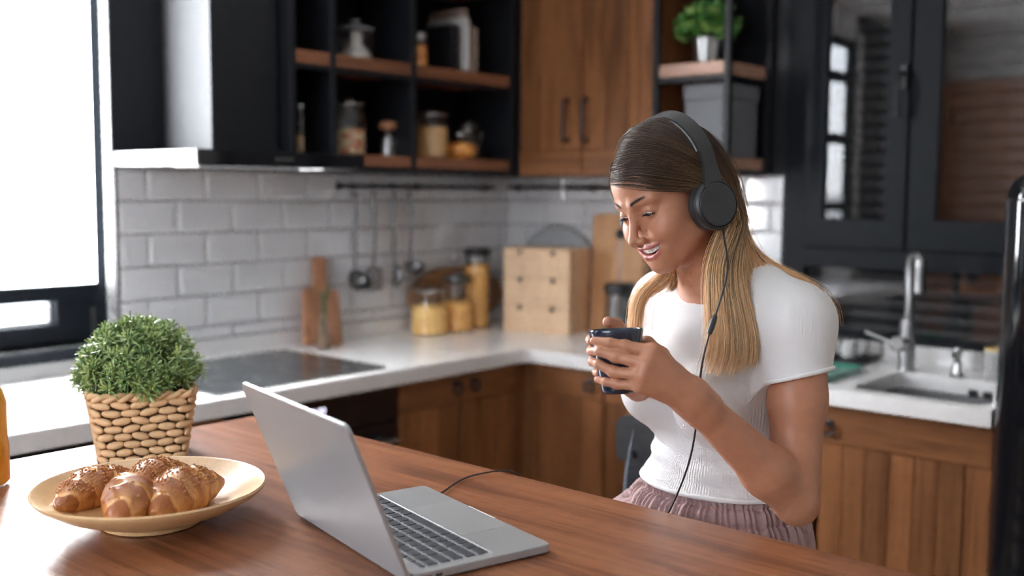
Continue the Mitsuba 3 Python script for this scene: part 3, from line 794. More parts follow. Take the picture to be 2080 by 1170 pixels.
def leafy(n, centre, rad, leaf, seed, zmin=-.2):
    """tufts of rounded leaves over a dome; one mesh"""
    g = np.random.default_rng(seed); V = []; F = []; k = 0
    for _ in range(n):
        d = g.normal(size=3); d /= np.linalg.norm(d)
        if d[2] < zmin: d[2] = -d[2]
        c = centre + d * rad * g.uniform(.55, 1.0)
        for _ in range(5):
            o = d * .8 + g.normal(size=3) * .7; o /= np.linalg.norm(o)
            x, y, z = frame_from(o); a = g.uniform(0, 6.28); s = x * math.cos(a) + y * math.sin(a)
            L = leaf * g.uniform(.7, 1.2); w = L * .3; up = np.cross(o, s) * L * .15
            P = [c, c + o * L * .45 + s * w - up, c + o * L * .5 + up * .6, c + o * L * .45 - s * w - up, c + o * L - up]
            V += P; F += [(k, k + 1, k + 2), (k, k + 2, k + 3), (k + 1, k + 4, k + 2), (k + 2, k + 4, k + 3)]; k += 5
    return trimesh.Trimesh(np.array(V), np.array(F), process=False)


bp = thing('bucket_plant', 'bushy green plant in a small steel bucket on the open shelf tower', 'plant')
px, py = -.185, -1.045
add('bucket', lathe([(0, 0), (.043, 0), (.045, .003), (.056, .088), (.059, .091), (.057, .096), (.053, .092), (.050, .06), (0, .06)], 32, at=(px, py, 1.869)), 'm_steel', bp, smooth=40)
scene['m_leaf_green'] = {'type': 'twosided', 'bsdf': {'type': 'principled', 'base_color': mikit.proc(lambda p, n, uv: mix([.05, .17, .03], [.26, .38, .10], smoothstep(.45, .8, noise(p.x * 45, p.y * 45, p.z * 45)))), 'roughness': .5}}
add('foliage', leafy(330, np.array([px, py, 1.985]), np.array([.098, .098, .085]), .03, 5), 'm_leaf_green', bp, kind='stuff')
gb = thing('grey_box', 'grey cardboard box on the lower shelf of the open shelf tower', 'box')
add('box', cbox(-.268, -.06, -1.172, -1.012, 1.558, 1.75, .003), 'm_grey_box', gb)
add('lid', cbox(-.272, -.056, -1.176, -1.008, 1.75, 1.80, .003), 'm_grey_box', gb)

# ------------------------------------------------------------------ sink, tap and what stands round it
sk = thing('sink', 'stainless steel undermount sink at the right end of the worktop', 'sink')
inner = sink_hole
outer = sink_hole.buffer(.004)
zs0 = ZC - .16
add('basin', cat(prism(outer.difference(inner.buffer(.0005)), .155, at=(0, 0, zs0)), prism(outer, .004, at=(0, 0, zs0 - .004))), 'm_sink', sk)
add('overflow', cbox(SX1 - .004, SX1 - .002, -1.985, -1.960, ZC - .048, ZC - .028), 'm_iron', sk, label='black square overflow hole')
add('overflow', cbox(SX1 - .004, SX1 - .002, -2.025, -2.000, ZC - .048, ZC - .028), 'm_iron', sk, label='black square overflow hole')
add('drain', lathe([(0, 0), (.04, 0), (.042, .003), (.03, .004), (0, .002)], 24, at=((SX0 + SX1) / 2, -1.93, zs0 + .0005)), 'm_steel', sk, smooth=40)
tp = thing('tap', 'brushed steel kitchen tap with a side lever behind the sink', 'tap')
tx, ty = -.190, -1.762
add('body', lathe([(0, 0), (.026, 0), (.027, .004), (.024, .010), (.0235, .150), (.020, .158), (.0165, .16), (0, .161)], 28, at=(tx, ty, ZC)), 'm_steel_brushed', tp, smooth=40)
sp = spline([(tx, ty, ZC + .15), (tx, ty, ZC + .26), (tx, ty, ZC + .325), (tx - .010, ty - .012, ZC + .347), (tx - .026, ty - .032, ZC + .345), (tx - .032, ty - .040, ZC + .325), (tx - .033, ty - .041, ZC + .24)], 50)
add('spout', tube(sp, np.interp(np.linspace(0, 1, 50), [0, .6, .72, .73, 1], [.0135, .0135, .0135, .0175, .0175]), 16), 'm_steel_brushed', tp, smooth=50)
hp = np.array([tx - .075, ty + .005, ZC + .085])
hb_ = add('lever_hub', cat(tube([(tx, ty, ZC + .085), hp + [.03, 0, 0]], .016, 16), lathe([(0, 0), (.021, 0), (.023, .003), (.023, .026), (.020, .029), (0, .029)], 24, at=hp + [.03, 0, 0], axis=(-1, .0, .1))), 'm_steel', tp, smooth=40)
add('lever', tube([hp + [.006, .012, .004], hp + [0, .095, .030]], .0052, 10), 'm_steel', tp, smooth=40)
sd = thing('soap_dispenser', 'short chrome soap dispenser right of the tap', 'soap dispenser')
sx_, sy_ = -.205, -1.915
add('body', lathe([(0, 0), (.024, 0), (.025, .004), (.018, .009), (.0145, .014), (.0145, .035), (.011, .040), (.0115, .062), (.014, .066), (.014, .082), (.012, .086), (0, .087)], 24, at=(sx_, sy_, ZC)), 'm_chrome', sd, smooth=40)
add('nozzle', tube([(sx_, sy_, ZC + .074), (sx_ - .045, sy_, ZC + .070)], .0055, 10), 'm_chrome', sd, smooth=40)
cu = thing('patterned_tumbler', 'white tumbler with a black pattern and golden rim by the sink', 'cup')


def pat(p, n, uv):
    a = dr.atan2(p.y + 2.022, p.x + .205) * .033 / .0085
    z = (p.z - .91) / .0095
    row = dr.floor(z)
    fa = a + .5 * (row - 2 * dr.floor(row / 2)); fa = fa - dr.floor(fa) - .5; fz = z - row - .5
    inside = smoothstep(.42, .36, dr.sqrt(fa * fa * 1.1 + fz * fz * 1.6))
    body = mix([.80, .80, .78], [.02, .02, .025], inside * dr.select(p.z > .995, 0., 1.))
    return dr.select(p.z > .9995, mi.Color3f(.72, .50, .20), body)


mat('m_tumbler', mikit.proc(pat), rough=.3)
add('body', lathe([(0, 0), (.026, 0), (.028, .003), (.033, .094), (.0335, .096), (.031, .096), (.026, .01), (0, .01)], 36, at=(-.205, -2.022, ZC)), 'm_tumbler', cu, smooth=40)
mat('m_green_glass', (.025, .16, .11), rough=.12, coat=.6)
gt = thing('green_tray', 'flat green glass tray on the worktop left of the sink', 'tray')
add('tray', cat(slab(affinity.translate(rrect(.29, .30, .02), -.44, -1.525), ZC + .001, ZC + .010), prism(affinity.translate(rrect(.29, .30, .02), -.44, -1.525).difference(affinity.translate(rrect(.278, .288, .016), -.44, -1.525)), .016, at=(0, 0, ZC + .001))), 'm_green_glass', gt)
dk = thing('dish_rack', 'black wire dish rack between the tap and the woman', 'dish rack')
wires = []
dx0, dx1, dy0, dy1 = -.26, -.05, -1.63, -1.25
for zz in (ZC + .012, ZC + .09):
    wires.append(tube([(dx0, dy0, zz), (dx1, dy0, zz), (dx1, dy1, zz), (dx0, dy1, zz)], .004, 6, closed=True))
for yy in np.linspace(dy0, dy1, 9):
    wires.append(tube([(dx0, yy, ZC + .09), (dx0, yy, ZC + .012), (dx1, yy, ZC + .012), (dx1, yy, ZC + .09)], .0025, 5))
add('wire_frame', cat(wires), 'm_iron', dk, smooth=40)
add('drip_tray', cbox(dx0 + .005, dx1 - .005, dy0 + .005, dy1 - .005, ZC + .001, ZC + .008), 'm_black_matte', dk)
cp = cat(lathe([(0, .0), (.020, 0), (.030, .02), (.034, .055), (.032, .055), (.028, .02), (0, .004)], 24))
for q, (cx, cy, cz, lb) in enumerate(((-.20, -1.580, .018, 'white cup upside in the dish rack nearest the tap'), (-.19, -1.505, .018, 'white cup in the middle of the dish rack'), (-.20, -1.43, .018, 'white cup in the dish rack behind the sleeve'))):
    k = thing('cup', lb, 'cup')
    add('bowl', moved(cp, t=(cx, cy, ZC + cz)), 'm_white_gloss', k, smooth=40)
    a = np.linspace(-1.4, 1.4, 12)
    add('handle', tube(np.stack([np.full(12, cx), cy - .03 - .016 * np.cos(a), ZC + cz + .03 + .016 * np.sin(a)], 1), .003, 6), 'm_white_gloss', k, smooth=True)

# ------------------------------------------------------------------ fridge
fg = thing('fridge', 'glossy black retro fridge with rounded edges at the right edge of the picture', 'fridge')
from manifold3d import Manifold


def round_box(x0, x1, y0, y1, z0, z1, r, seg=32):
    s = Manifold.sphere(r, seg)
    return Manifold.batch_hull([s.translate((x, y, z)) for x in (x0 + r, x1 - r) for y in (y0 + r, y1 - r) for z in (z0 + r, z1 - r)])


FY1, FY0 = -2.168, -2.77
add('cabinet', round_box(-.70, -.06, FY0 + .004, FY1 - .004, .05, 1.495, .05, 48), 'm_black_gloss', fg, smooth=40)
whole = round_box(-.768, -.60, FY0, FY1, .06, 1.50, .075, 64)
add('door', whole.trim_by_plane((0, 0, -1), -1.427), 'm_black_gloss', fg, smooth=40)
add('top_cap', whole.trim_by_plane((0, 0, 1), 1.431), 'm_black_gloss', fg, smooth=40)
add('handle', cat(tube(spline([(-.775, FY1 - .115, 1.03), (-.805, FY1 - .120, 1.028), (-.812, FY1 - .15, 1.022), (-.812, FY1 - .36, 1.022), (-.775, FY1 - .39, 1.022)], 30), .017, 14)), 'm_chrome', fg, smooth=40)
for y in (FY0 + .05, FY1 - .05):
    for x in (-.68, -.10):
        add('foot', lathe([(0, 0), (.018, 0), (.018, .06), (0, .06)], 14, at=(x, y, .0)), 'm_iron', fg)

# ------------------------------------------------------------------ table
tb = thing('dining_table', 'brown wooden counter-height dining table in the foreground', 'table')
tpoly = Polygon([(-3.02, -1.045), (-2.008, -1.058), (-2.036, -2.40), (-2.05, -3.15), (-3.02, -3.15)])
add('top', slab(tpoly, ZT - .04, ZT, .0025), 'm_table', tb)
for x in (-2.93, -2.20):
    for y in (-1.17, -3.04):
        add('leg', cbox(x - .03, x + .03, y - .03, y + .03, 0, ZT - .041, .003), 'm_black_metal', tb)
for y in (-1.17, -3.04):
    add('stretcher', cbox(-2.90, -2.23, y - .02, y + .02, ZT - .10, ZT - .045), 'm_black_metal', tb)

# ------------------------------------------------------------------ laptop
lp = thing('laptop', 'open silver laptop with black keys on the dining table', 'laptop')
E1 = np.array([-.24895893, -.96851404, 0]); BK = np.array([-.96851404, .24895893, 0])
LW, LD, LH, LT = .340, .212, .2215, .012
LO = np.array([-2.20262689, -1.74055914, ZT + .0008])      # front corner on the far side, underside
Rl = np.stack([E1, -BK, [0, 0, 1.0]], 1)                   # local x along the front edge, local -y towards the hinge


def lloc(m): return moved(m, Rl, LO)


def lplate(w, h, r, x, y, z0, z1, b=.001):
    return slab(affinity.translate(rrect(w, h, r), x, y), z0, z1, b)


mat('m_alu', (.37, .375, .38), rough=.38, metal=.45, spec=.5)
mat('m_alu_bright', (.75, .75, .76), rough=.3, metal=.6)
mat('m_key', (.016, .018, .026), rough=.5)
mat('m_keywell', (.34, .345, .36), rough=.5, metal=.3)
base = lplate(LW, LD, .011, LW / 2, -LD / 2, .0025, LT, .0012)
add('base', lloc(cat(base, lplate(LW - .012, LD - .012, .01, LW / 2, -LD / 2, .0005, .0026, .0005))), 'm_alu', lp)
kx0, kx1, ky0, ky1 = .0165, LW - .0165, -.1935, -.0885
kb = add('keyboard_deck', lloc(lplate(kx1 - kx0 + .004, ky1 - ky0 + .004, .003, (kx0 + kx1) / 2, (ky0 + ky1) / 2, LT, LT + .0004, .0001)), 'm_keywell', lp)
add('keyboard_glint', lloc(cbox(kx0 - .002, kx1 + .002, ky1 + .0012, ky1 + .0030, LT - .0003, LT + .0009, .0003)), 'm_alu_bright', kb, label='bright strip painted as a highlight along the front edge of the keyboard')  # bright strip: the highlight on the recess edge is put into its colour
rowsk = [(0, [1.25, 1, 1, 1.15, 5.1, 1.15, 1, 1, 1, 1]), (1, [2.25] + [1] * 10 + [2.25]), (2, [1.75] + [1] * 11 + [1.75]), (3, [1.5] + [1] * 12 + [1]), (4, [1] * 13 + [1.5]), (5, [1.04] * 14)]
rh = [(ky1 - ky0) / 5.6] * 5 + [(ky1 - ky0) / 5.6 * .6]
yy = ky1
_kc = {}
for ri, ws in rowsk:
    tot = sum(ws); x = kx1                      # the user's left is the near end
    for wk in ws:
        w_ = wk / tot * (kx1 - kx0); hh = rh[ri]
        kk = (round(w_, 4), round(hh, 4))
        if kk not in _kc:
            _kc[kk] = mikit.ply(cbox(.0017, w_ - .0017, -hh + .0017, -.0017, 0, .0011, .0004), 'm_key')
        M = np.eye(4); M[:3, :3] = Rl; M[:3, 3] = LO + Rl @ np.array([x - w_, yy, LT + .0004])
        put('key', _kc[kk], kb, T(M))
        x -= w_
    yy -= rh[ri]
add('trackpad', lloc(lplate(.1475, .079, .003, .1695, -.0435, LT - .0004, LT + .0003, .0001)), mat('m_trackpad', (.40, .405, .41), rough=.38, metal=.45), lp)
add('trackpad_gap', lloc(prism(affinity.translate(rrect(.1491, .0806, .003), .1695, -.0435).difference(affinity.translate(rrect(.1477, .0792, .003), .1695, -.0435)), .00025, at=(0, 0, LT))), 'm_keywell', lp)
add('thumb_notch', lloc(cbox(.135, .205, -.003, .0002, LT - .0035, LT + .0002, .0005)), 'm_alu_bright', lp, label='bright finger notch')
for q in range(2):
    add('port', lloc(cbox(LW - .0005, LW + .0003, -.196 + .016 * q, -.186 + .016 * q, .0045, .0078, .0002)), 'm_iron', lp)
# lid, leaning 22 degrees back from upright about the hinge
th = math.radians(68.0)
LV = BK * math.cos(th) + np.array([0, 0, math.sin(th)])
LN = np.cross(LV, E1)                                        # outer face
if LN @ BK < 0: LN = -LN
LHINGE = LO + BK * (LD + .0030) + np.array([0, 0, .0032])
lidp = affinity.translate(rrect(LW, LH, .011), LW / 2, LH / 2)
RV = np.stack([E1, LV, np.cross(E1, LV)], 1)
sgn = np.sign(np.cross(E1, LV) @ LN)


def lidm(poly, za, zb, b): return moved(slab(poly, za, zb, b) if sgn > 0 else cat(slab(poly, -zb, -za, b)), RV, LHINGE)


ld = add('lid', lidm(lidp, -.0022, .0030, .0009), 'm_alu', lp)
add('screen', lidm(affinity.translate(rrect(LW - .008, LH - .008, .009), LW / 2, LH / 2), -.0030, -.0023, .0002), 'm_black_glass', ld, label='dark glossy screen')
add('hinge', tube([LHINGE + E1 * .035 - BK * .0065 + [0, 0, .0062], LHINGE + E1 * (LW - .035) - BK * .0065 + [0, 0, .0062]], .0040, 12), 'm_keywell', lp, smooth=40)

# ------------------------------------------------------------------ wooden plate and croissants
pt = thing('wooden_plate', 'round pale bamboo plate on a low foot holding croissants', 'plate')
PC = np.array([-2.572, -1.556, ZT])
prof = [(0, .0), (.064, 0), (.070, .002), (.071, .007), (.066, .010), (.095, .016), (.130, .030), (.155, .0455), (.1605, .051), (.162, .0545), (.160, .057), (.156, .0555), (.130, .0385), (.100, .026), (.06, .020), (0, .019)]
add('dish', lathe(prof, 72, at=PC), 'm_bamboo', pt, smooth=45)


def croissant(label, p0, p1, rad, bend, seed, nuts, up=0.0, turn=0.0):
    """crescent roll from p0 to p1 with wound ridges; bend = sagitta to the left of p0->p1"""
    g = np.random.default_rng(seed)
    p0, p1 = np.array(p0, float), np.array(p1, float)
    d = p1 - p0; L = np.linalg.norm(d); d /= L
    side = np.array([-d[1], d[0], 0])
    n, m = 72, 36
    t = np.linspace(0, 1, n)
    c = p0 + t[:, None] * d * L + (4 * t * (1 - t))[:, None] * (side * bend + np.array([0, 0, up]))
    env = np.clip(np.sin(np.pi * np.clip(t * .94 + .03, 0, 1)), 0, 1) ** .72
    turns = 2.5
    V = []; C = []
    tan = np.gradient(c, axis=0); tan /= np.linalg.norm(tan, axis=1)[:, None]
    for i in range(n):
        x = np.cross(tan[i], [0, 0, 1.0]); x /= np.linalg.norm(x); z = np.cross(x, tan[i])
        a = np.arange(m) * 2 * np.pi / m
        s = abs(t[i] - .5) * 2                       # distance from the middle
        ph = s * turns + .16 * np.sin(a * 1 + seed) + .07 * np.sin(a * 3 + seed * 2) + .10 * meshkit.noise(np.stack([a * 2, a * 0 + i * .12, a * 0 + seed], -1), 2)
        fr = ph - np.floor(ph)
        ridge = np.where(fr < .86, 1.06 - .09 * fr, .983 + (fr - .86) * .55)
        bump = meshkit.fbm(np.stack([np.cos(a) * 1.6 + i * .06, np.sin(a) * 1.6, a * 0 + seed + i * .04], -1) * 2.2, 3, seed)
        r = rad * env[i] * ridge * (.88 + .24 * bump)
        zz = np.sin(a) * r
        zz = np.where(zz < -rad * .62, -rad * .62 + (zz + rad * .62) * .2, zz)
        V.append(c[i] + np.outer(np.cos(a) * r, x) + np.outer(zz, z))
        brown = np.clip(.15 + 1.15 * (1 - fr) * .8 + .5 * (bump - .5) + .25 * np.sin(a), 0, 1)
        brown = np.where(fr > .80, .12, brown)[:, None]
        C.append((1 - brown) * np.array([.62, .31, .095]) + brown * np.array([.25, .072, .015]))
    V = np.vstack(V + [c[:1], c[-1:]]); C = np.vstack(C + [np.array([[.3, .1, .02]] * 2)])
    F = []
    i = np.arange(m); j = (i + 1) % m
    for k in range(n - 1):
        F += [np.stack([k * m + i, (k + 1) * m + j, k * m + j], 1), np.stack([k * m + i, (k + 1) * m + i, (k + 1) * m + j], 1)]
    F += [np.stack([np.full(m, n * m), i, j], 1), np.stack([np.full(m, n * m + 1), (n - 1) * m + j, (n - 1) * m + i], 1)]
    mesh = trimesh.Trimesh(V, np.vstack(F), process=False)
    if mesh.volume < 0: mesh.invert()
    cr = thing('croissant', label, 'croissant', None)
    add('pastry', mesh, 'm_croissant', cr, smooth=True, color=C)
    if nuts:
        bits = []
        oct_ = trimesh.creation.icosahedron()
        k = 0
        while k < nuts:
            i_ = int(g.integers(int(n * .15), int(n * .85))); j_ = int(g.integers(0, m))
            q = V[i_ * m + j_]
            if q[2] - c[i_][2] < rad * .25: continue
            o = oct_.copy(); o.vertices = o.vertices * (g.uniform(.0008, .0023, 3)) @ rot_z(g.uniform(0, 6))
            bits.append(moved(o, t=q + [0, 0, .0005])); k += 1
        add('nut_crumbs', cat(bits), 'm_nut', cr, kind='stuff', label='chopped caramelised nuts')


scene['m_croissant'] = {'type': 'twosided', 'bsdf': {'type': 'principled', 'base_color': {'type': 'mesh_attribute', 'name': 'vertex_color'}, 'roughness': .34, 'specular': .55, 'clearcoat': .25}}
mat('m_nut', mikit.proc(lambda p, n, uv: mix([.22, .075, .022], [.52, .26, .09], noise(p.x * 500, p.y * 500, p.z * 500))), rough=.5)
croissant('long nut-topped croissant at the left back of the wooden plate', (-2.688, -1.520, 1.000), (-2.536, -1.468, 1.004), .031, .022, 3, 300)
croissant('plain glossy croissant pointing to the front of the wooden plate', (-2.672, -1.640, 1.002), (-2.600, -1.520, 1.006), .037, -.016, 5, 30, .004)
croissant('broad nut-topped croissant at the front right of the wooden plate', (-2.622, -1.652, 1.002), (-2.475, -1.590, 1.006), .036, .018, 8, 300, .004)
croissant('nut-topped croissant at the back of the wooden plate, behind the front right one', (-2.592, -1.548, 1.006), (-2.470, -1.502, 1.006), .031, .022, 11, 300)

# ------------------------------------------------------------------ basket with the bushy plant
bk = thing('basket_plant', 'bushy green plant in a square woven straw basket on the table', 'plant')
BC = np.array([-2.374, -1.184, ZT + .001]); ba = math.atan2(-.426, .905)
RB = rot_z(ba)


def sq(a, s, e=5.5):      # rounded square of half side s at angle a
    c, n_ = np.cos(a), np.sin(a)
    k = (np.abs(c) ** e + np.abs(n_) ** e) ** (-1 / e)
    return np.stack([c * k * s, n_ * k * s], -1)


aa = np.linspace(0, 2 * np.pi, 721)
per = np.concatenate([[0], np.cumsum(np.linalg.norm(np.diff(sq(aa, 1.0), axis=0), axis=1))]); per /= per[-1]
HB = .118
half = lambda z: .071 + (.089 - .071) * z / HB
mat('m_straw', mikit.proc(lambda p, n, uv: mix([.60, .375, .185], [.74, .50, .28], noise(p.x * 300, p.y * 300, p.z * 900)) * (.8 + .35 * noise(p.x * 60, p.y * 60, p.z * 60))), rough=.62)
mat('m_straw_dark', (.16, .085, .04), rough=.9)
# inner wall
ang = np.linspace(0, 2 * np.pi, 49)[:-1]
V = []; F = []
for z, s in ((0, .064), (HB, .0815), (HB, .077), (HB - .02, .075), (HB - .02, .0)):
    V.append(np.column_stack([sq(ang, s) if s else np.zeros((48, 2)), np.full(48, z)]))
for k in range(4):
    i = np.arange(48); j = (i + 1) % 48
    F += [np.stack([k * 48 + i, k * 48 + j, k * 48 + 48 + j], 1), np.stack([k * 48 + i, k * 48 + 48 + j, k * 48 + 48 + i], 1)]
add('liner', moved(trimesh.Trimesh(np.vstack(V), np.vstack(F), process=False), RB, BC), 'm_straw_dark', bk)
ico = trimesh.creation.icosphere(subdivisions=1, radius=1.0)
pads = []
for v_ in range(3):
    vv = np.array(ico.vertices)
    sx = np.sign(vv[:, 0]) * np.abs(vv[:, 0]) ** .8
    w_ = np.column_stack([sx * .0150, vv[:, 1] * .0060, vv[:, 2] * .0069 + .0016 * (v_ - 1) * vv[:, 0]])
    pads.append(mikit.ply(trimesh.Trimesh(w_, ico.faces, process=False), 'm_straw', smooth=True))
NR, NC = 8, 20
g = np.random.default_rng(4)
for r_ in range(NR):
    z = .008 + r_ * (HB - .018) / (NR - 1)
    for c_ in range(NC):
        f_ = ((c_ + .5 * (r_ % 2) + .25) / NC) % 1
        a = np.interp(f_, per, aa)
        q = sq(np.array([a, a + .01, a - .01]), half(z))
        tg = q[1] - q[2]; an = math.atan2(tg[1], tg[0])
        pos = RB @ np.array([q[0][0], q[0][1], z]) + BC
        put('weave', pads[int(g.integers(0, 3))], bk, T().translate(pos.tolist()).rotate([0, 0, 1], math.degrees(an + ba)).rotate([1, 0, 0], -8).rotate([0, 1, 0], float(g.uniform(-9, 9))).scale([half(z) / .077, 1, 1]))
# rim: two twisted strands
tt = np.linspace(0, 2 * np.pi, 241)[:-1]
for k in range(2):
    q = sq(tt, .0875 + .0); nrm = q / np.linalg.norm(q, axis=1)[:, None]
    ph = tt * 15 + k * np.pi
    P = np.column_stack([q + nrm * (.004 * np.cos(ph))[:, None], HB + .003 + .004 * np.sin(ph)])
    add('rim_strand', moved(tube(P, .0052, 7, closed=True), RB, BC), 'm_straw', bk, smooth=True)


def rosette_plant(seed=2):
    g = np.random.default_rng(seed)
    V = []; F = []; C = []; k = 0
    stems = []
    for s in range(330):
        d = g.normal(size=3); d[2] = abs(d[2]) * .9 + .05 if s % 4 else d[2] * .3 + .0; d /= np.linalg.norm(d)
        rr = g.uniform(.62, 1.0) ** .6
        c = np.array([0, 0, HB + .018]) + d * np.array([.103, .103, .107]) * rr
        if c[2] < HB + .010: c[2] = HB + .010 + g.uniform(0, .02)
        base = np.array([d[0] * .045, d[1] * .045, HB - .02])
        if s % 2 == 0: stems.append(tube(spline([base, (base + c) / 2 + [0, 0, .012], c], 6), [.0011] * 6, 4))
        ax = d * .75 + np.array([0, 0, .55]) + g.normal(size=3) * .3; ax /= np.linalg.norm(ax)
        x, y, z = frame_from(ax)
        tone = g.uniform(0, 1)
        for lv in range(15):
            lev = lv / 15
            a = lv * 2.4 + g.uniform(-.25, .25)
            out = x * math.cos(a) + y * math.sin(a)
            el = .15 + .95 * lev
            L = g.uniform(.021, .033) * (1 - .35 * lev)
            b0 = c + ax * (lev * .014 - .006)
            dr_ = out * math.cos(el) + ax * math.sin(el)
            w = .0017; sd_ = np.cross(ax, out)
            p1 = b0 + dr_ * L * .45; p2 = b0 + dr_ * L * .8 + (-ax * .25 + out * .1) * L * .3; p3 = b0 + dr_ * L + (-ax * .6) * L * .6
            P = [b0 - sd_ * w * .5, b0 + sd_ * w * .5, p1 - sd_ * w, p1 + sd_ * w, p2 - sd_ * w * .8, p2 + sd_ * w * .8, p3]
            V += P; F += [(k, k + 1, k + 3), (k, k + 3, k + 2), (k + 2, k + 3, k + 5), (k + 2, k + 5, k + 4), (k + 4, k + 5, k + 6)]
            t_ = np.clip(.15 + .7 * tone * lev + .35 * g.uniform(), 0, 1)
            lo_, hi_ = np.array([.045, .140, .045]), np.array([.40, .48, .15])
            C += [lo_ * (1 - t_ * q) + hi_ * t_ * q for q in (.5, .5, .8, .8, 1, 1, 1.1)]; k += 7
    return trimesh.Trimesh(np.array(V), np.array(F), process=False), np.clip(np.array(C), 0, 1), stems


lm, lc, st = rosette_plant()
scene['m_leaf'] = {'type': 'twosided', 'bsdf': {'type': 'principled', 'base_color': {'type': 'mesh_attribute', 'name': 'vertex_color'}, 'roughness': .38, 'specular': .5}}
k = add('foliage', moved(lm, RB, BC), 'm_leaf', bk, color=lc, kind='stuff', label='narrow green leaves in rosettes')
mat('m_stem', (.06, .10, .04), rough=.7)
add('stems', moved(cat(st), RB, BC), 'm_stem', bk, kind='stuff')

# ------------------------------------------------------------------ bottle of orange juice
oj = thing('juice_bottle', 'glass bottle of orange juice cut by the left edge of the picture', 'bottle')
mat('m_juice', (.90, .40, .02), rough=.25)
OB = np.array([-2.652, -1.180, ZT])
add('glass', lathe([(0, 0), (.038, 0), (.0412, .004), (.0412, .07), (.0395, .074), (.0395, .135), (.034, .155), (.020, .178), (.0175, .195), (.0175, .215), (0, .215)], 36, at=OB), 'm_jar_glass', oj, smooth=40)
add('juice', lathe([(0, .004), (.037, .004), (.0400, .008), (.0400, .070), (.0383, .075), (.0383, .134), (.033, .153), (.026, .165), (0, .165)], 36, at=OB), 'm_juice', oj, smooth=40)
add('cap', lathe([(.0195, .196), (.0205, .198), (.0205, .222), (.018, .226), (0, .227)], 28, at=OB), 'm_white_gloss', oj, smooth=40)

# ------------------------------------------------------------------ bar chair behind the woman
ch = thing('bar_chair', 'dark blue-grey painted wooden bar chair under the woman', 'chair')
mat('m_chair', mikit.proc(lambda p, n, uv: mix([.035, .042, .052], [.055, .066, .080], noise(p.x * 30, p.y * 30, p.z * 160))), rough=.5)
mat('m_chair_board', mikit.proc(lambda p, n, uv: mix([.028, .029, .032], [.045, .047, .05], noise(p.x * 60, p.y * 14, p.z * 60))), rough=.48)
CX = -1.545
cy0, cy1 = -1.675, -2.085
bp_ = affinity.translate(rrect(abs(cy1 - cy0) + .03, .098, .022), (cy0 + cy1) / 2, .925)
bm = prism(bp_.buffer(0).segmentize(.012), .018, rot=np.array([[0, 0, 1], [1, 0, 0], [0, 1, 0.0]]), at=(CX - .016, 0, 0)).subdivide_to_size(.03)
vv = np.array(bm.vertices); q = (vv[:, 1] - (cy0 + cy1) / 2) / .22
vv[:, 0] += .028 * (1 - q ** 2); bm.vertices = vv
add('backrest', bm, 'm_chair_board', ch, smooth=30)
for y in (cy0 - .025, cy1 + .025):
    pst = tube(spline([(CX - .085, y, 0), (CX - .03, y, .40), (CX - .02, y, .75), (CX + .016, y, .955)], 14), .021, 4)
    add('rear_leg', pst, 'm_chair', ch)
    add('bolt', lathe([(0, 0), (.009, 0), (.009, .002), (.006, .0035), (0, .003)], 14, at=(CX - .0145, y + .005 * np.sign(y - cy0), .897), axis=(-1, 0, 0)), 'm_black_metal', ch, smooth=40)
for y in (cy0 - .015, cy1 + .015):
    add('front_leg', tube([(CX - .42, y, 0), (CX - .37, y, .735)], .021, 4), 'm_chair', ch)
add('seat', slab(Polygon([(CX - .41, cy0), (CX - .41, cy1), (CX - .03, cy1 + .03), (CX - .03, cy0 - .03)]).buffer(.02), .735, .765, .004), 'm_chair_board', ch)
for z in (.28, .45):
    add('rung', tube([(CX - .40 + z * .1, cy0 - .015, z), (CX - .40 + z * .1, cy1 + .015, z)], .012, 8), 'm_chair', ch, smooth=40)
    add('rung', tube([(CX - .05, cy0 - .025, z), (CX - .05, cy1 + .025, z)], .012, 8), 'm_chair', ch, smooth=40)
    for y in (cy0 - .018, cy1 + .018):
        add('rung', tube([(CX - .40 + z * .1, y, z + .05), (CX - .05, y, z + .05)], .012, 8), 'm_chair', ch, smooth=40)

# ------------------------------------------------------------------ signed distance modelling
def rc(P, a, b, ra, rb):
    a = np.asarray(a, np.float32); b = np.asarray(b, np.float32); d = b - a
    t = np.clip(((P - a) @ d) / (d @ d), 0, 1)
    return np.linalg.norm(P - a - t[:, None] * d, axis=1) - (ra + (rb - ra) * t)


def ell(P, c, r):
    q = P - np.asarray(c, np.float32); r = np.asarray(r, np.float32)
    k0 = np.linalg.norm(q / r, axis=1); k1 = np.linalg.norm(q / (r * r), axis=1)
    return k0 * (k0 - 1) / np.maximum(k1, 1e-6)


def sph(P, c, r): return np.linalg.norm(P - np.asarray(c, np.float32), axis=1) - r


def smin(a, b, k):
    h = np.maximum(k - np.abs(a - b), 0) / k
    return np.minimum(a, b) - h * h * k * .25


def smax(a, b, k): return -smin(-a, -b, k)


def chain(P, pts, rad, k=.004):
    d = None
    for i in range(len(pts) - 1):
        e = rc(P, pts[i], pts[i + 1], rad[i], rad[i + 1])
        d = e if d is None else smin(d, e, k)
    return d


def near(P, c, R, f, slack=.03):
    """f where P lies within R of c, a safe lower bound elsewhere"""
    q = np.linalg.norm(P - np.asarray(c, np.float32), axis=1)
    d = (q - R + slack).astype(np.float32)
    m = q < R
    if m.any(): d[m] = f(P[m])
    return d


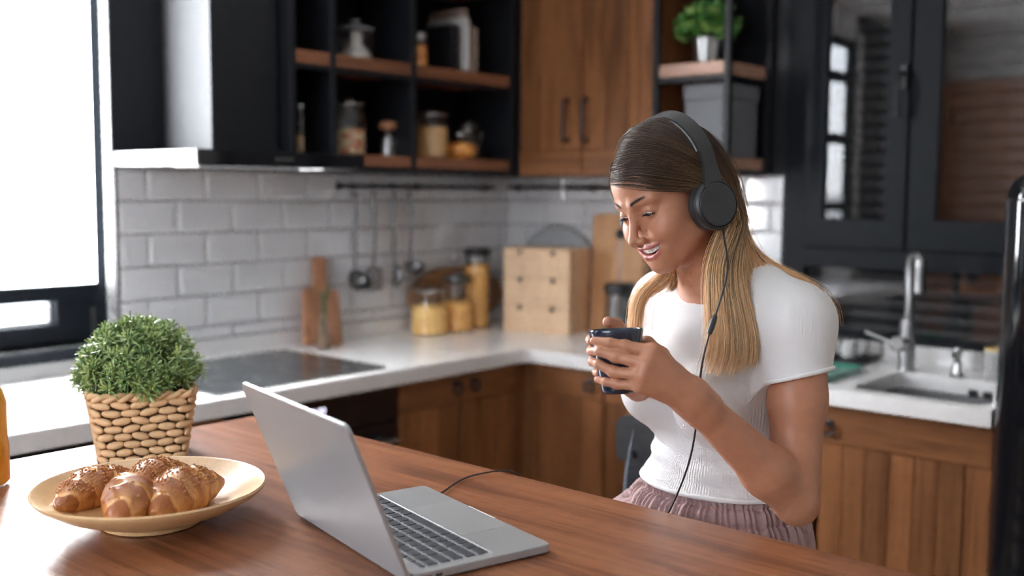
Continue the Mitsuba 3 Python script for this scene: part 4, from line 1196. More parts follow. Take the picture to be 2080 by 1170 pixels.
def sdf_mesh(f, lo, hi, h, levels=5):
    """surface nets on a grid of step h, found by refining only the cells near the surface"""
    lo = np.asarray(lo, float); s = 2 ** levels
    n = np.ceil((np.asarray(hi) - lo) / (h * s)).astype(int)
    cells = np.stack(np.meshgrid(*[np.arange(k) for k in n], indexing='ij'), -1).reshape(-1, 3)
    while True:
        c = (lo + (cells + .5) * (h * s)).astype(np.float32)
        cells = cells[np.abs(f(c)) < h * s * .8660 * 1.7 + .001]
        if s == 1: break
        s //= 2
        cells = (cells[:, None] * 2 + np.array(list(np.ndindex(2, 2, 2)))[None]).reshape(-1, 3)
    B = 1 << 20
    key = lambda q: (q[:, 0].astype(np.int64) * B + q[:, 1]) * B + q[:, 2]
    corner = np.array(list(np.ndindex(2, 2, 2)))
    pts = (cells[:, None] + corner[None]).reshape(-1, 3)
    kk, first, inv = np.unique(key(pts), return_index=True, return_inverse=True)
    val = f((lo + pts[first] * h).astype(np.float32)).astype(np.float64)
    val[val == 0] = 1e-9
    v8 = val[inv].reshape(-1, 8)
    act = (v8.min(1) < 0) & (v8.max(1) > 0)
    cells, v8 = cells[act], v8[act]
    acc = np.zeros((len(cells), 3)); cnt = np.zeros(len(cells))
    for i in range(8):
        for a in range(3):
            if corner[i][a] == 0:
                j = i + (4, 2, 1)[a]
                m = (v8[:, i] < 0) != (v8[:, j] < 0)
                t = v8[m, i] / (v8[m, i] - v8[m, j])
                p = np.repeat(corner[i][None].astype(float), m.sum(), 0); p[:, a] += t
                acc[m] += p; cnt[m] += 1
    V = lo + (cells + acc / cnt[:, None]) * h
    ck = key(cells); order = np.argsort(ck); sk = ck[order]

    def find(q):
        k = key(q); i = np.searchsorted(sk, k); i = np.minimum(i, len(sk) - 1)
        return np.where(sk[i] == k, order[i], -1)
    F = []
    for a in range(3):
        b, c = (a + 1) % 3, (a + 2) % 3
        j = (4, 2, 1)[a]
        m = (v8[:, 0] < 0) != (v8[:, j] < 0)
        q = cells[m]; e = np.eye(3, dtype=int)
        i0, i1, i2, i3 = find(q), find(q - e[b]), find(q - e[b] - e[c]), find(q - e[c])
        ok = (i0 >= 0) & (i1 >= 0) & (i2 >= 0) & (i3 >= 0)
        quad = np.stack([i0, i1, i2, i3], 1)[ok]
        neg = (v8[m, 0] < 0)[ok]
        quad = np.where(neg[:, None], quad, quad[:, ::-1])
        F += [quad[:, [0, 1, 2]], quad[:, [0, 2, 3]]]
    return V, np.vstack(F)


def relax(V, F, n=2, lam=.5):
    """a little smoothing of the net's steps"""
    from scipy.sparse import coo_matrix
    i = np.concatenate([F[:, 0], F[:, 1], F[:, 2], F[:, 1], F[:, 2], F[:, 0]]); j = np.concatenate([F[:, 1], F[:, 2], F[:, 0], F[:, 0], F[:, 1], F[:, 2]])
    A = coo_matrix((np.ones(len(i)), (i, j)), shape=(len(V),) * 2).tocsr(); A.data[:] = 1
    d = np.maximum(np.asarray(A.sum(1)).ravel(), 1)
    for _ in range(n):
        V = V + lam * (A @ V / d[:, None] - V)
        V = V - (lam * 1.04) * (A @ V / d[:, None] - V)
    return V


# ------------------------------------------------------------------ the woman: skeleton
HP = np.array([-1.943, -2.017, 1.430]); HS = .91
HM = np.array([[0.2982, -0.90629, -0.29951], [0.94191, 0.2286, 0.24608], [-0.15455, -0.35549, 0.92181]])


def hl(q):      # head-local (right, forward, up) -> world
    return HP + HS * (np.asarray(q, float) @ HM.T)


def to_head(P): return (((P - HP.astype(np.float32)) @ HM.astype(np.float32)) / np.float32(HS)).astype(np.float32)


FV = np.array([-.956, .293, 0]); LV_ = np.array([-.293, -.956, 0]); TC = np.array([-1.845, -2.068, 0])


def tl(side, fwd, z):    # torso-local: towards her left, forward, height
    return TC + LV_ * side + FV * fwd + np.array([0, 0, z])


def to_torso(P):
    q = P - TC.astype(np.float32)
    return np.stack([q @ LV_.astype(np.float32), q @ FV.astype(np.float32), P[:, 2]], 1).astype(np.float32)


SL, EL_, WL = np.array([-1.879, -2.217, 1.245]), np.array([-1.925, -2.240, .990]), np.array([-2.098, -2.160, 1.158])
SR, ER, WR = np.array([-1.803, -1.925, 1.245]), np.array([-1.705, -1.930, 1.010]), np.array([-1.972, -1.986, 1.142])
LI = [(-2.150, -2.133, 1.2235), (-2.1665, -2.0985, 1.2290), (-2.1785, -2.0805, 1.2330), (-2.1815, -2.0560, 1.2335)]
LM = [(-2.163, -2.132, 1.2070), (-2.1765, -2.0895, 1.2145), (-2.1825, -2.0670, 1.2200), (-2.1790, -2.0500, 1.2180)]
LR = [(-2.167, -2.129, 1.1920), (-2.1765, -2.0865, 1.1925), (-2.1795, -2.0640, 1.2010), (-2.1760, -2.0480, 1.2030)]
LP = [(-2.164, -2.124, 1.1760), (-2.1700, -2.0890, 1.1750), (-2.1745, -2.0730, 1.1765), (-2.1730, -2.0565, 1.1780)]
LTH = [(-2.105, -2.140, 1.183), (-2.088, -2.106, 1.208), (-2.084, -2.080, 1.222), (-2.088, -2.056, 1.220)]
RI = [(-2.062, -2.019, 1.216), (-2.093, -2.002, 1.222), (-2.127, -2.009, 1.225), (-2.147, -2.0245, 1.226)]
RM = [(-2.059, -2.017, 1.199), (-2.094, -2.002, 1.206), (-2.128, -2.012, 1.209), (-2.149, -2.0285, 1.211)]
RR = [(-2.064, -2.021, 1.184), (-2.098, -2.007, 1.190), (-2.131, -2.017, 1.194), (-2.151, -2.0335, 1.196)]
RP = [(-2.070, -2.027, 1.169), (-2.103, -2.016, 1.174), (-2.132, -2.025, 1.179), (-2.149, -2.0400, 1.182)]
RTH = [(-2.036, -2.030, 1.180), (-2.055, -2.026, 1.217), (-2.076, -2.019, 1.242), (-2.095, -2.017, 1.249)]
FR = (.0090, .0077, .0068, .0058)
HIPR, HIPL = np.array([-1.835, -2.010, .855]), np.array([-1.865, -2.128, .860])
KNR, KNL = np.array([-2.075, -1.755, .785]), np.array([-2.115, -1.830, .800])
ANR, ANL = np.array([-1.985, -1.700, .40]), np.array([-2.010, -1.830, .40])


def hand(P, W, fingers, thumb, k=.007):
    d = None
    for f, s in zip(fingers, (1.0, 1.03, .98, .86)):
        e = chain(P, f, [r * s for r in FR], .003)
        # knuckle swellings
        e = smin(e, sph(P, f[1], FR[1] * s * 1.10), .004)
        d = e if d is None else smin(d, e, .0035)
    palm = None
    for f, s in zip(fingers, (1.05, 1.08, 1.03, .98)):
        e = rc(P, W, f[0], .0225, .0112 * s)
        palm = e if palm is None else smin(palm, e, .010)
    d = smin(d, palm, .006)
    t = chain(P, thumb, (.0165, .0115, .0098, .0080), .006)
    t = smin(t, rc(P, W, thumb[0], .020, .0155), .012)
    return smin(d, t, k)


def head_sdf(P):
    q = to_head(P)
    a = np.abs(q[:, 0]); s = np.stack([a, q[:, 1], q[:, 2]], 1)       # the two sides alike
    d = ell(q, (0, -.018, .035), (.073, .094, .085))
    d = smin(d, ell(q, (0, .030, .042), (.060, .051, .052)), .03)                # forehead
    d = smin(d, ell(q, (0, .018, -.030), (.0570, .058, .078)), .025)             # face
    d = smin(d, rc(s, (.050, .004, -.060), (.012, .053, -.098), .016, .0135), .028)   # jaw line
    d = smin(d, sph(q, (0, .0600, -.0970), .0150), .018)                          # chin
    d = smin(d, ell(s, (.041, .0535, -.027), (.021, .018, .016)), .018)          # cheekbone
    d = smin(d, ell(s, (.0365, .0625, -.043), (.0165, .0155, .0150)), .014)      # raised cheek
    d = smin(d, ell(s, (.043, .024, -.040), (.020, .034, .034)), .03)            # side of the cheek
    d = smin(d, rc(s, (.013, .0795, .0185), (.044, .0645, .0195), .0065, .0065), .014)  # brow
    d = smax(d, -ell(s, (.0315, .0930, .0015), (.0155, .0165, .0100)), .012)     # eye hollow
    d = smin(d, sph(s, (.0315, .0655, .000), .0134), .0045)                      # lids
    slit = ell(s, (.0318, .0805, -.0035), (.0128, .010, .0037))
    d = smax(d, -slit, .0012)
    # nose
    d = smin(d, rc(q, (0, .0765, .0130), (0, .0955, -.0330), .0044, .0056), .018)
    d = smin(d, ell(s, (0, .0620, -.0690), (.036, .0150, .027)), .014)             # round the mouth
    n = rc(q, (0, .0900, -.0200), (0, .0965, -.0330), .0046, .0064)
    n = smin(n, sph(q, (0, .1000, -.0405), .0088), .008)
    n = smin(n, ell(s, (.0120, .0900, -.0440), (.0066, .0092, .0064)), .005)
    n = smin(n, rc(q, (0, .0965, -.047), (0, .0875, -.0525), .0040, .0042), .005)
    d = smin(d, n, .0075)
    d = smax(d, -ell(s, (.0060, .0940, -.0515), (.0030, .0048, .0028)), .0025)
    # fold from nose to mouth corner
    d = smax(d, -rc(s, (.0190, .0840, -.0430), (.0400, .0700, -.0630), .0018, .0022), .007)
    # lips: arcs rising to the corners (a smile)
    for pts, rr in ((((0, .0800, -.0600), (.011, .0795, -.0596), (.022, .0757, -.0580), (.0355, .0645, -.0530)), (.0027, .0028, .0024, .0016)),
                    (((0, .0772, -.0785), (.011, .0764, -.0771), (.022, .0730, -.0712), (.0355, .0645, -.0555)), (.0033, .0032, .0026, .0016))):
        d = smin(d, chain(s, pts, rr, .004), .0035)
    gap = np.stack([s[:, 0], s[:, 1], s[:, 2] - 11.0 * s[:, 0] ** 2], 1)
    d = smax(d, -ell(gap, (0, .0730, -.0693), (.0298, .0150, .0056)), .0018)
    # ears
    d = smin(d, ell(s, (.0685, -.022, -.018), (.005, .012, .022)), .004)
    return d * np.float32(HS)


NECK0, NECK1 = tl(0, -.004, 1.262), hl((0, -.026, -.050))


def torso_core(P, grow=0.0):
    q = to_torso(P)
    d = ell(q, (0, -.006, 1.150), (.134 + grow, .092 + grow, .165 + grow))
    d = smin(d, ell(q, (0, -.002, 1.010), (.114 + grow, .078 + grow, .13 + grow)), .06)
    sa = np.stack([np.abs(q[:, 0]), q[:, 1], q[:, 2]], 1)
    d = smin(d, sph(sa, (.064, .082, 1.118), .054 + grow), .035)
    d = smin(d, rc(sa, (.0, -.020, 1.262), (.148, -.004, 1.246), .050 + grow, .047 + grow), .05)
    d = smin(d, rc(sa, (.02, -.012, 1.315), (.12, -.012, 1.262), .030 + grow, .030 + grow), .04)
    return d


def upper_arm(P, S, E, grow=0.0):
    mid = S + (E - S) * .45
    d = smin(rc(P, S, mid, .0465 + grow, .0405 + grow), rc(P, mid, E, .0405 + grow, .0355 + grow), .02)
    return d


def pelvis(P, grow=0.0):
    d = ell(P, (-1.852, -2.068, .905), (.112 + grow, .138 + grow, .110 + grow))
    d = smin(d, rc(P, HIPR, KNR, .079 + grow, .056 + grow), .05)
    d = smin(d, rc(P, HIPL, KNL, .079 + grow, .056 + grow), .05)
    return d


def core(P): return smin(torso_core(P), pelvis(P), .05)


def arms(P):
    d = None
    for S, E, W in ((SL, EL_, WL), (SR, ER, WR)):
        fm = E + (W - E) * .27
        e = upper_arm(P, S, E)
        f = smin(rc(P, E, fm, .0345, .0360), rc(P, fm, W + (W - E) * -.06, .0360, .0240), .02)
        f = smin(f, rc(P, W + (W - E) * -.10, W, .0245, .0225), .02)
        e = smin(e, f, .006)
        back = E + (E - (S + W) / 2) / np.linalg.norm(E - (S + W) / 2) * .018
        e = smin(e, sph(P, back, .0215), .022)                        # point of the elbow
        d = e if d is None else np.minimum(d, e)
    return d


def skin_sdf(P):
    d = core(P)
    d = smin(d, arms(P), .006)
    d = smin(d, smin(rc(P, KNR, ANR, .053, .034), rc(P, KNL, ANL, .053, .034), .01), .03)
    for A in (ANR, ANL):
        d = smin(d, rc(P, A + [.01, -.02, -.025], A + [-.07, .13, -.045], .034, .024), .02)
    n = rc(P, NECK0, NECK1, .0530, .0475)
    d = smin(d, n, .035)
    h = near(P, hl((0, 0, -.01)), .19, head_sdf)
    d = smin(d, h, .022)
    hL = near(P, (-2.145, -2.105, 1.20), .125, lambda Q: hand(Q, WL, (LI, LM, LR, LP), LTH))
    hR = near(P, (-2.085, -2.02, 1.19), .135, lambda Q: hand(Q, WR, (RI, RM, RR, RP), RTH))
    return smin(smin(d, hL, .012), hR, .012)


pe = thing('person', 'smiling woman with long blonde hair in white T-shirt and pink shorts, holding a mug', 'person')
SV, SF = sdf_mesh(skin_sdf, (-2.25, -2.33, .30), (-1.60, -1.45, 1.60), .0020)
SV = relax(SV, SF, 2)
# colour of the skin: lips, cheeks, brows, nails
q = to_head(SV.astype(np.float32)); s = np.stack([np.abs(q[:, 0]), q[:, 1], q[:, 2]], 1)
nz = meshkit.fbm(SV * 90, 3, 4)
col = np.array([.395, .176, .100]) * (.93 + .14 * nz)[:, None]
isface = (np.linalg.norm(q, axis=1) < .16)


def blend(w, c):
    global col
    w = np.clip(w, 0, 1)[:, None]; col = col * (1 - w) + np.asarray(c) * w


blush = np.exp(-np.sum(((s - [.040, .066, -.038]) / [.018, .02, .014]) ** 2, 1)) * isface
blend(.30 * blush, (.46, .15, .09))
upl = chain(s.astype(np.float32), ((0, .0808, -.0600), (.011, .0803, -.0596), (.022, .0765, -.0580), (.0355, .0653, -.0530)), (.0034, .0035, .0029, .0018))
lol = chain(s.astype(np.float32), ((0, .0780, -.0785), (.011, .0772, -.0771), (.022, .0738, -.0712), (.0355, .0653, -.0555)), (.0043, .0042, .0032, .0018))
blend(smooth_ := np.clip((.0016 - np.minimum(upl, lol)) / .0016, 0, 1) * isface, (.38, .115, .10))
inner_m = (s[:, 2] - 11 * s[:, 0] ** 2 + .0697) ** 2 / .0054 ** 2 + (s[:, 0] / .0315) ** 2
blend((inner_m < 1.0) * (s[:, 1] < .0705) * (s[:, 1] > .045) * isface * 1.0, (.14, .035, .03))
# darker brown tint on the lids, and brow pigment
browp = chain(s.astype(np.float32), ((.014, .0870, .0195), (.026, .0830, .0245), (.038, .0745, .0255), (.0475, .0630, .0200)), (.0030, .0030, .0024, .0012))
blend(np.clip((.0012 - browp) / .0018, 0, 1) * .5 * isface, (.075, .040, .025))
lidm_ = np.exp(-np.sum(((s - [.0315, .0785, .0035]) / [.012, .012, .0042]) ** 2, 1)) * isface
blend(.35 * lidm_, (.28, .12, .08))
lash = np.exp(-np.sum(((s - [.0325, .0785, -.0028]) / [.0135, .010, .0016]) ** 2, 1)) * isface
blend(.9 * lash, (.03, .018, .014))
tips = np.min([np.linalg.norm(SV - np.array(f[3]), axis=1) for f in (LI, LM, LR, LP, LTH, RI, RM, RR, RP, RTH)], 0)
blend(.45 * np.clip((.010 - tips) / .006, 0, 1), (.52, .21, .15))
scene['m_skin'] = {'type': 'twosided', 'bsdf': {'type': 'principled', 'base_color': {'type': 'mesh_attribute', 'name': 'vertex_color'}, 'roughness': .46, 'specular': .42, 'sheen': .2}}
k = numbered(pe + '__body'); scene[k] = mikit.ply((SV, SF), 'm_skin', smooth=True, color=np.clip(col, 0, 1))

# eyes
for sg in (1, -1):
    e = trimesh.creation.icosphere(subdivisions=4, radius=.0124)
    v = np.array(e.vertices)
    gaze = np.array([-.05 * sg, .87, -.42]); gaze /= np.linalg.norm(gaze)
    a = np.degrees(np.arccos(np.clip(v @ gaze / .0124, -1, 1)))
    c = np.where((a < 12)[:, None], [.01, .008, .007], np.where((a < 27)[:, None], [.10, .05, .025], [.72, .68, .65]))
    k = numbered(pe + '__eye')
    if 'm_eye' not in scene:
        scene['m_eye'] = {'type': 'twosided', 'bsdf': {'type': 'principled', 'base_color': {'type': 'mesh_attribute', 'name': 'vertex_color'}, 'roughness': .08, 'specular': .6}}
    scene[k] = mikit.ply(trimesh.Trimesh(hl(v + [.0315 * sg, .0655, 0]), e.faces, process=False), 'm_eye', smooth=True, color=c)
    # lashes of the upper lid and brow hairs
    hs = []
    for i_ in range(34):
        t = i_ / 33; x = .0315 + (t - .5) * .0255
        yv = .0655 + math.sqrt(max(.0139 ** 2 - (x - .0315) ** 2 - .002 ** 2, 1e-6))
        p0 = np.array([x, yv - .0004, -.0022 - .0012 * abs(t - .5) * 2])
        o = np.array([(t - .42) * .9, .85, -.42]); o /= np.linalg.norm(o)
        L = .0052 + .003 * t
        p = np.array([p0, p0 + o * L * .6, p0 + o * L + [0, 0, .0016]]); p[:, 0] *= sg
        hs.append(tube(hl(p), [.00042, .0003, .0001], 4))
    k = numbered(pe + '__eyelashes'); scene[k] = mikit.ply(cat(hs), mat('m_lash', (.012, .009, .008), rough=.5), smooth=True)
    labels[k] = {'kind': 'stuff'}
    hs = []
    for i_ in range(120):
        t = rng.uniform(0, 1)
        bx = np.interp(t, [0, .35, .7, 1], [.013, .026, .038, .0485]); bz = np.interp(t, [0, .35, .7, 1], [.0190, .0245, .0258, .0195]); by = np.interp(t, [0, .35, .7, 1], [.0872, .0832, .0748, .0622])
        p0 = np.array([bx, by + .0022, bz + rng.uniform(-.0028, .0022) * (1 - .6 * t)])
        o = np.array([.75, -.25 - .5 * t, .55 - .9 * t]) + rng.normal(size=3) * .1; o /= np.linalg.norm(o)
        p = np.array([p0, p0 + o * .0032, p0 + o * .0062 - [0, .0006, 0]]); p[:, 0] *= sg
        hs.append(tube(hl(p), [.0003, .00026, .0001], 4))
    k = numbered(pe + '__eyebrow'); scene[k] = mikit.ply(cat(hs), mat('m_brow', (.055, .030, .019), rough=.6), smooth=True)
    labels[k] = {'kind': 'stuff'}
# teeth: a row of rounded tiles on the dental arch
te = []
xs = [-.0238, -.0190, -.0138, -.0088, -.0030, .0030, .0088, .0138, .0190, .0238]
for x, w in zip(xs, (.0044, .0048, .0052, .0052, .0062, .0062, .0052, .0052, .0048, .0044)):
    m = round_box(-w / 2, w / 2, -.0018, .0018, -.0042, .0042, .0015, 12)
    mm = m.to_mesh(); v = np.array(mm.vert_properties[:, :3]); f = np.array(mm.tri_verts)
    an = -x / .030
    v = v @ rot_z(an).T
    te.append(trimesh.Trimesh(hl(v + [x, .0746 - 12 * x * x, -.0672 + 11 * x * x]), f, process=False))
mat('m_teeth', (.80, .76, .70), rough=.2, coat=.5)
k = numbered(pe + '__teeth'); scene[k] = mikit.ply(cat(te), 'm_teeth', smooth=40)
k = numbered(pe + '__mouth_lining'); scene[k] = mikit.ply(lathe([(0, 0), (.018, .0), (.023, .006), (.023, .010)], 20, at=hl((0, .052, -.066)), axis=HM @ np.array([0, 1.0, 0])), mat('m_mouth', (.10, .025, .022), rough=.5), smooth=True)

# ------------------------------------------------------------------ shirt
NC_ = tl(0, .030, 1.318)


def sleeve(P, S, E):
    return rc(P, S, S + (E - S) * .5, .0505, .0500)


def sleeve_end(S, E): return S + (E - S) * .31


def sleeve_axis(S, E):
    a = (E - S) / np.linalg.norm(E - S) - .28 * np.array([-.65, .756, 0])
    return a / np.linalg.norm(a)


def shirt_sdf(P):
    q = to_torso(P)
    d = core(P) - (.0065 + .0035 * np.clip((1.0 - P[:, 2]) / .02, 0, 1)).astype(np.float32)
    fold = .0022 * np.sin(q[:, 2] * 190 + np.sin(q[:, 0] * 26) * 1.4 + q[:, 1] * 18) * np.exp(-((q[:, 2] - 1.005) / .035) ** 2)
    for S, E in ((SL, EL_), (SR, ER)):
        cut = (P - sleeve_end(S, E).astype(np.float32)) @ sleeve_axis(S, E).astype(np.float32)
        d = smin(d, smax(sleeve(P, S, E), cut, .003), .034)
    d = d + fold
    # soft roll above the hem
    d = smin(d, ell(q, (0, .000, 1.002), (.121, .087, .022)), .02)
    hem = .966 - P[:, 2]
    d = smax(d, hem.astype(np.float32), .004)
    # round neckline
    nk = ell(q, (.020, .028, 1.335), (.050, .078, .080))
    d = smax(d, -nk, .004)
    return d


def shirt_hem(P):
    return shirt_sdf(P)


V, F = sdf_mesh(shirt_sdf, (-2.10, -2.33, .94), (-1.66, -1.82, 1.40), .0026)
V = relax(V, F, 2)
TCm = TC


def ribs(p, n, uv):
    a = dr.atan2((p.y + 2.068) * 1.0, (p.x + 1.845) * 1.0)
    body = dr.sin(a * 150)
    # on the near sleeve the ribs run along the arm
    e = (EL_ - SL) / np.linalg.norm(EL_ - SL)
    u_, v_, _ = frame_from(e)
    qx, qy, qz = p.x - float(SL[0]), p.y - float(SL[1]), p.z - float(SL[2])
    sa = dr.atan2(qx * float(u_[0]) + qy * float(u_[1]) + qz * float(u_[2]), qx * float(v_[0]) + qy * float(v_[1]) + qz * float(v_[2]))
    arm = dr.sin(sa * 78)
    onarm = smoothstep(.128, .134, qx * -.12 + (p.x + 1.845) * float(LV_[0]) + (p.y + 2.068) * float(LV_[1]) - (1.245 - p.z) * .10)
    return .5 + .5 * (body * (1 - onarm) + .5 * arm * onarm)


scene['m_shirt'] = {'type': 'twosided', 'bsdf': {'type': 'bumpmap', 'arbitrary': mikit.proc(ribs, eps=5e-4), 'scale': .0007,
                    'bsdf': {'type': 'principled', 'base_color': rgb(.66, .65, .645), 'roughness': .8, 'sheen': .3, 'specular': .2}}}
k = numbered(pe + '__shirt'); scene[k] = mikit.ply((V, F), 'm_shirt', smooth=True); labels[k] = {'label': 'white ribbed short-sleeved T-shirt'}
# hems as narrow rolled bands
mat('m_shirt_plain', (.70, .69, .685), rough=.8, spec=.2, sheen=.3)


def ring_on(f, centre, axis, r0, n=120, rad=.0028, push=0.0):
    x, y, z = frame_from(axis); out = []
    for a in np.linspace(0, 2 * np.pi, n + 1)[:-1]:
        d_ = x * math.cos(a) + y * math.sin(a); t = np.linspace(.0, r0, 160)
        P = (centre + t[:, None] * d_).astype(np.float32)
        i = np.argmax(f(P) > 0)
        out.append(centre + d_ * (t[i] + push))
    out = np.array(out)
    for _ in range(3): out = (out + np.roll(out, 1, 0) + np.roll(out, -1, 0)) / 3
    return tube(out, rad, 8, closed=True)


hems = [ring_on(lambda P: np.minimum(sleeve(P, S, E), torso_core(P, .005)) * 0 + sleeve(P, S, E), sleeve_end(S, E) - (E - S) * .008, sleeve_axis(S, E), .09, rad=.0034, push=.0003) for S, E in ((SL, EL_), (SR, ER))]
for hm_ in hems:
    add('hem', hm_, 'm_shirt_plain', pe + '__shirt', smooth=True)
bh = ring_on(lambda P: shirt_sdf(P), tl(0, .0, .970), (0, 0, 1), .2, rad=.0040)
add('hem', bh, 'm_shirt_plain', pe + '__shirt', smooth=True)

# ------------------------------------------------------------------ shorts


def shorts_sdf(P):
    d = core(P) - (.0030 + .0110 * np.clip((.962 - P[:, 2]) / .05, 0, 1)).astype(np.float32)
    d = smax(d, P[:, 2] - .975, .003)
    for H, K in ((HIPR, KNR), (HIPL, KNL)):
        ax = ((K - H) / np.linalg.norm(K - H)).astype(np.float32)
        cut = (P - (H + (K - H) * .72).astype(np.float32)) @ ax
        d = smax(d, np.where(rc(P, H, K, .12, .12) < 0, cut, -1).astype(np.float32), .004)
    return d


V, F = sdf_mesh(shorts_sdf, (-2.15, -2.33, .74), (-1.66, -1.60, 1.02), .0026)
V = relax(V, F, 2)
from scipy.sparse import coo_matrix
from scipy.sparse.csgraph import connected_components
_, comp = connected_components(coo_matrix((np.ones(len(F) * 2), (np.r_[F[:, 0], F[:, 1]], np.r_[F[:, 1], F[:, 2]])), shape=(len(V),) * 2), directed=False)
F = F[comp[F[:, 0]] == np.bincount(comp[F[:, 0]]).argmax()]
keep = np.unique(F); remap = np.zeros(len(V), int); remap[keep] = np.arange(len(keep)); V = V[keep]; F = remap[F]
m = trimesh.Trimesh(V, F, process=False); N = np.array(m.vertex_normals)
qt = to_torso(V.astype(np.float32)); an = np.arctan2(qt[:, 0], qt[:, 1])
zz = V[:, 2]
g1 = meshkit.noise(np.stack([an * 9, zz * 10, zz * 0], -1), 3); g2 = meshkit.noise(np.stack([an * 22, zz * 16 + 5, zz * 0], -1), 5)
pl_ = np.sin(an * 78 + 7 * g1 + 4.0 * g2) * (.6 + .8 * meshkit.noise(np.stack([an * 14, zz * 40, zz * 0], -1), 8))
wb = np.clip((zz - .915) / .03, 0, 1)
seam = np.exp(-((zz - .957 - .003 * (g2 - .5)) / .0030) ** 2) + .9 * np.exp(-((zz - .933 - .003 * (g1 - .5)) / .0032) ** 2)
amp = np.clip((.978 - zz) / .012, 0, 1) * (.0026 * wb + .0020 * (1 - wb)) * (.5 + g1)
puff = .0030 * np.abs(np.sin((zz - .957) / .024 * np.pi)) * wb
disp = pl_ * amp + puff - .0030 * seam + .012 * (meshkit.fbm(np.stack([an * 6, zz * 16, zz * 0], -1), 3, 9) - .5) * (1 - .8 * wb)
V = V + N * disp[:, None]
scene['m_shorts'] = {'type': 'twosided', 'bsdf': {'type': 'principled', 'base_color': mikit.proc(lambda p, n, uv: mi.Color3f(.37, .245, .24) * (.9 + .2 * noise(p.x * 700, p.y * 700, p.z * 700))), 'roughness': .78, 'sheen': .5, 'specular': .2}}
k = numbered(pe + '__shorts'); scene[k] = mikit.ply((V, F), 'm_shorts', smooth=True); labels[k] = {'label': 'dusty pink shorts with a gathered elastic waist'}

# ------------------------------------------------------------------ mug
mg = thing('mug', 'dark navy glazed mug held in both hands of the woman', 'mug')
MA, MB = np.array([-2.136, -2.061, 1.2455]), np.array([-2.139, -2.070, 1.156])
mat('m_mug', (.005, .012, .030), rough=.12, coat=1.0, coat_gloss=.96)
hm = np.linalg.norm(MA - MB)
add('body', lathe([(0, 0), (.0215, 0), (.0238, .0022), (.0248, .006), (.0382, hm - .004), (.0388, hm - .0012), (.0380, hm + .0006), (.0366, hm - .001), (.0345, hm - .012), (.0220, .008), (0, .007)], 56, at=MB, axis=MA - MB), 'm_mug', mg, smooth=45)
mat('m_coffee', (.030, .014, .007), rough=.08)
add('coffee', lathe([(0, hm - .018), (.0330, hm - .018)], 40, at=MB, axis=MA - MB), 'm_coffee', mg, label='dark coffee')

# ------------------------------------------------------------------ hair


def lw(local, world=()):
    """waypoints given as (left, forward, up) on the head, then in the room"""
    a = hl(np.array([(-l, y, z) for l, y, z in local]))
    return np.vstack([a, np.array(world, float).reshape(-1, 3)])


GL = [
    lw([(-.046, .060, .051), (-.015, .0795, .058), (.022, .0805, .049), (.055, .0630, .033), (.078, .028, .014), (.0875, -.016, -.010), (.087, -.034, -.050)], [(-1.956, -2.106, 1.345), (-1.976, -2.116, 1.262), (-1.996, -2.120, 1.175)]),
    lw([(-.036, .050, .088), (.004, .066, .090), (.048, .050, .082), (.076, .022, .055), (.088, -.014, .020), (.091, -.036, -.03), (.088, -.043, -.065)], [(-1.949, -2.116, 1.34), (-1.969, -2.131, 1.262), (-1.986, -2.134, 1.170)]),
    lw([(-.016, .004, .131), (.016, .010, .131), (.054, .004, .110), (.083, -.022, .064), (.092, -.045, .010), (.091, -.055, -.03), (.087, -.058, -.07)], [(-1.938, -2.124, 1.335), (-1.957, -2.147, 1.258), (-1.966, -2.153, 1.170)]),
    lw([(.005, -.045, .130), (.046, -.052, .112), (.078, -.064, .062), (.088, -.072, .010), (.084, -.073, -.04), (.080, -.070, -.08)], [(-1.918, -2.130, 1.322), (-1.940, -2.160, 1.255), (-1.944, -2.168, 1.180)]),
    lw([(.004, -.065, .122), (.042, -.074, .098), (.068, -.084, .050), (.077, -.086, .000), (.075, -.082, -.045), (.071, -.076, -.085)], [(-1.900, -2.125, 1.330), (-1.905, -2.152, 1.262), (-1.915, -2.162, 1.185)]),
    lw([(.003, -.078, .112), (.036, -.092, .088), (.060, -.098, .040), (.068, -.094, -.01), (.066, -.088, -.05), (.062, -.082, -.09)], [(-1.855, -2.130, 1.343), (-1.826, -2.188, 1.308), (-1.812, -2.234, 1.236)]),
    lw([(.002, -.088, .100), (.030, -.101, .072), (.049, -.106, .025), (.055, -.101, -.025), (.052, -.094, -.065)], [(-1.848, -2.120, 1.338), (-1.812, -2.174, 1.300), (-1.795, -2.216, 1.230)]),
    lw([(.000, -.098, .080), (.024, -.110, .056), (.038, -.114, .010), (.042, -.108, -.04), (.040, -.100, -.08)], [(-1.820, -2.120, 1.310), (-1.775, -2.155, 1.260), (-1.752, -2.185, 1.180)]),
    lw([(.000, -.106, .055), (.004, -.116, .030), (.006, -.118, -.010), (.006, -.110, -.06)], [(-1.815, -2.075, 1.300), (-1.755, -2.085, 1.225), (-1.745, -2.090, 1.120)]),
]
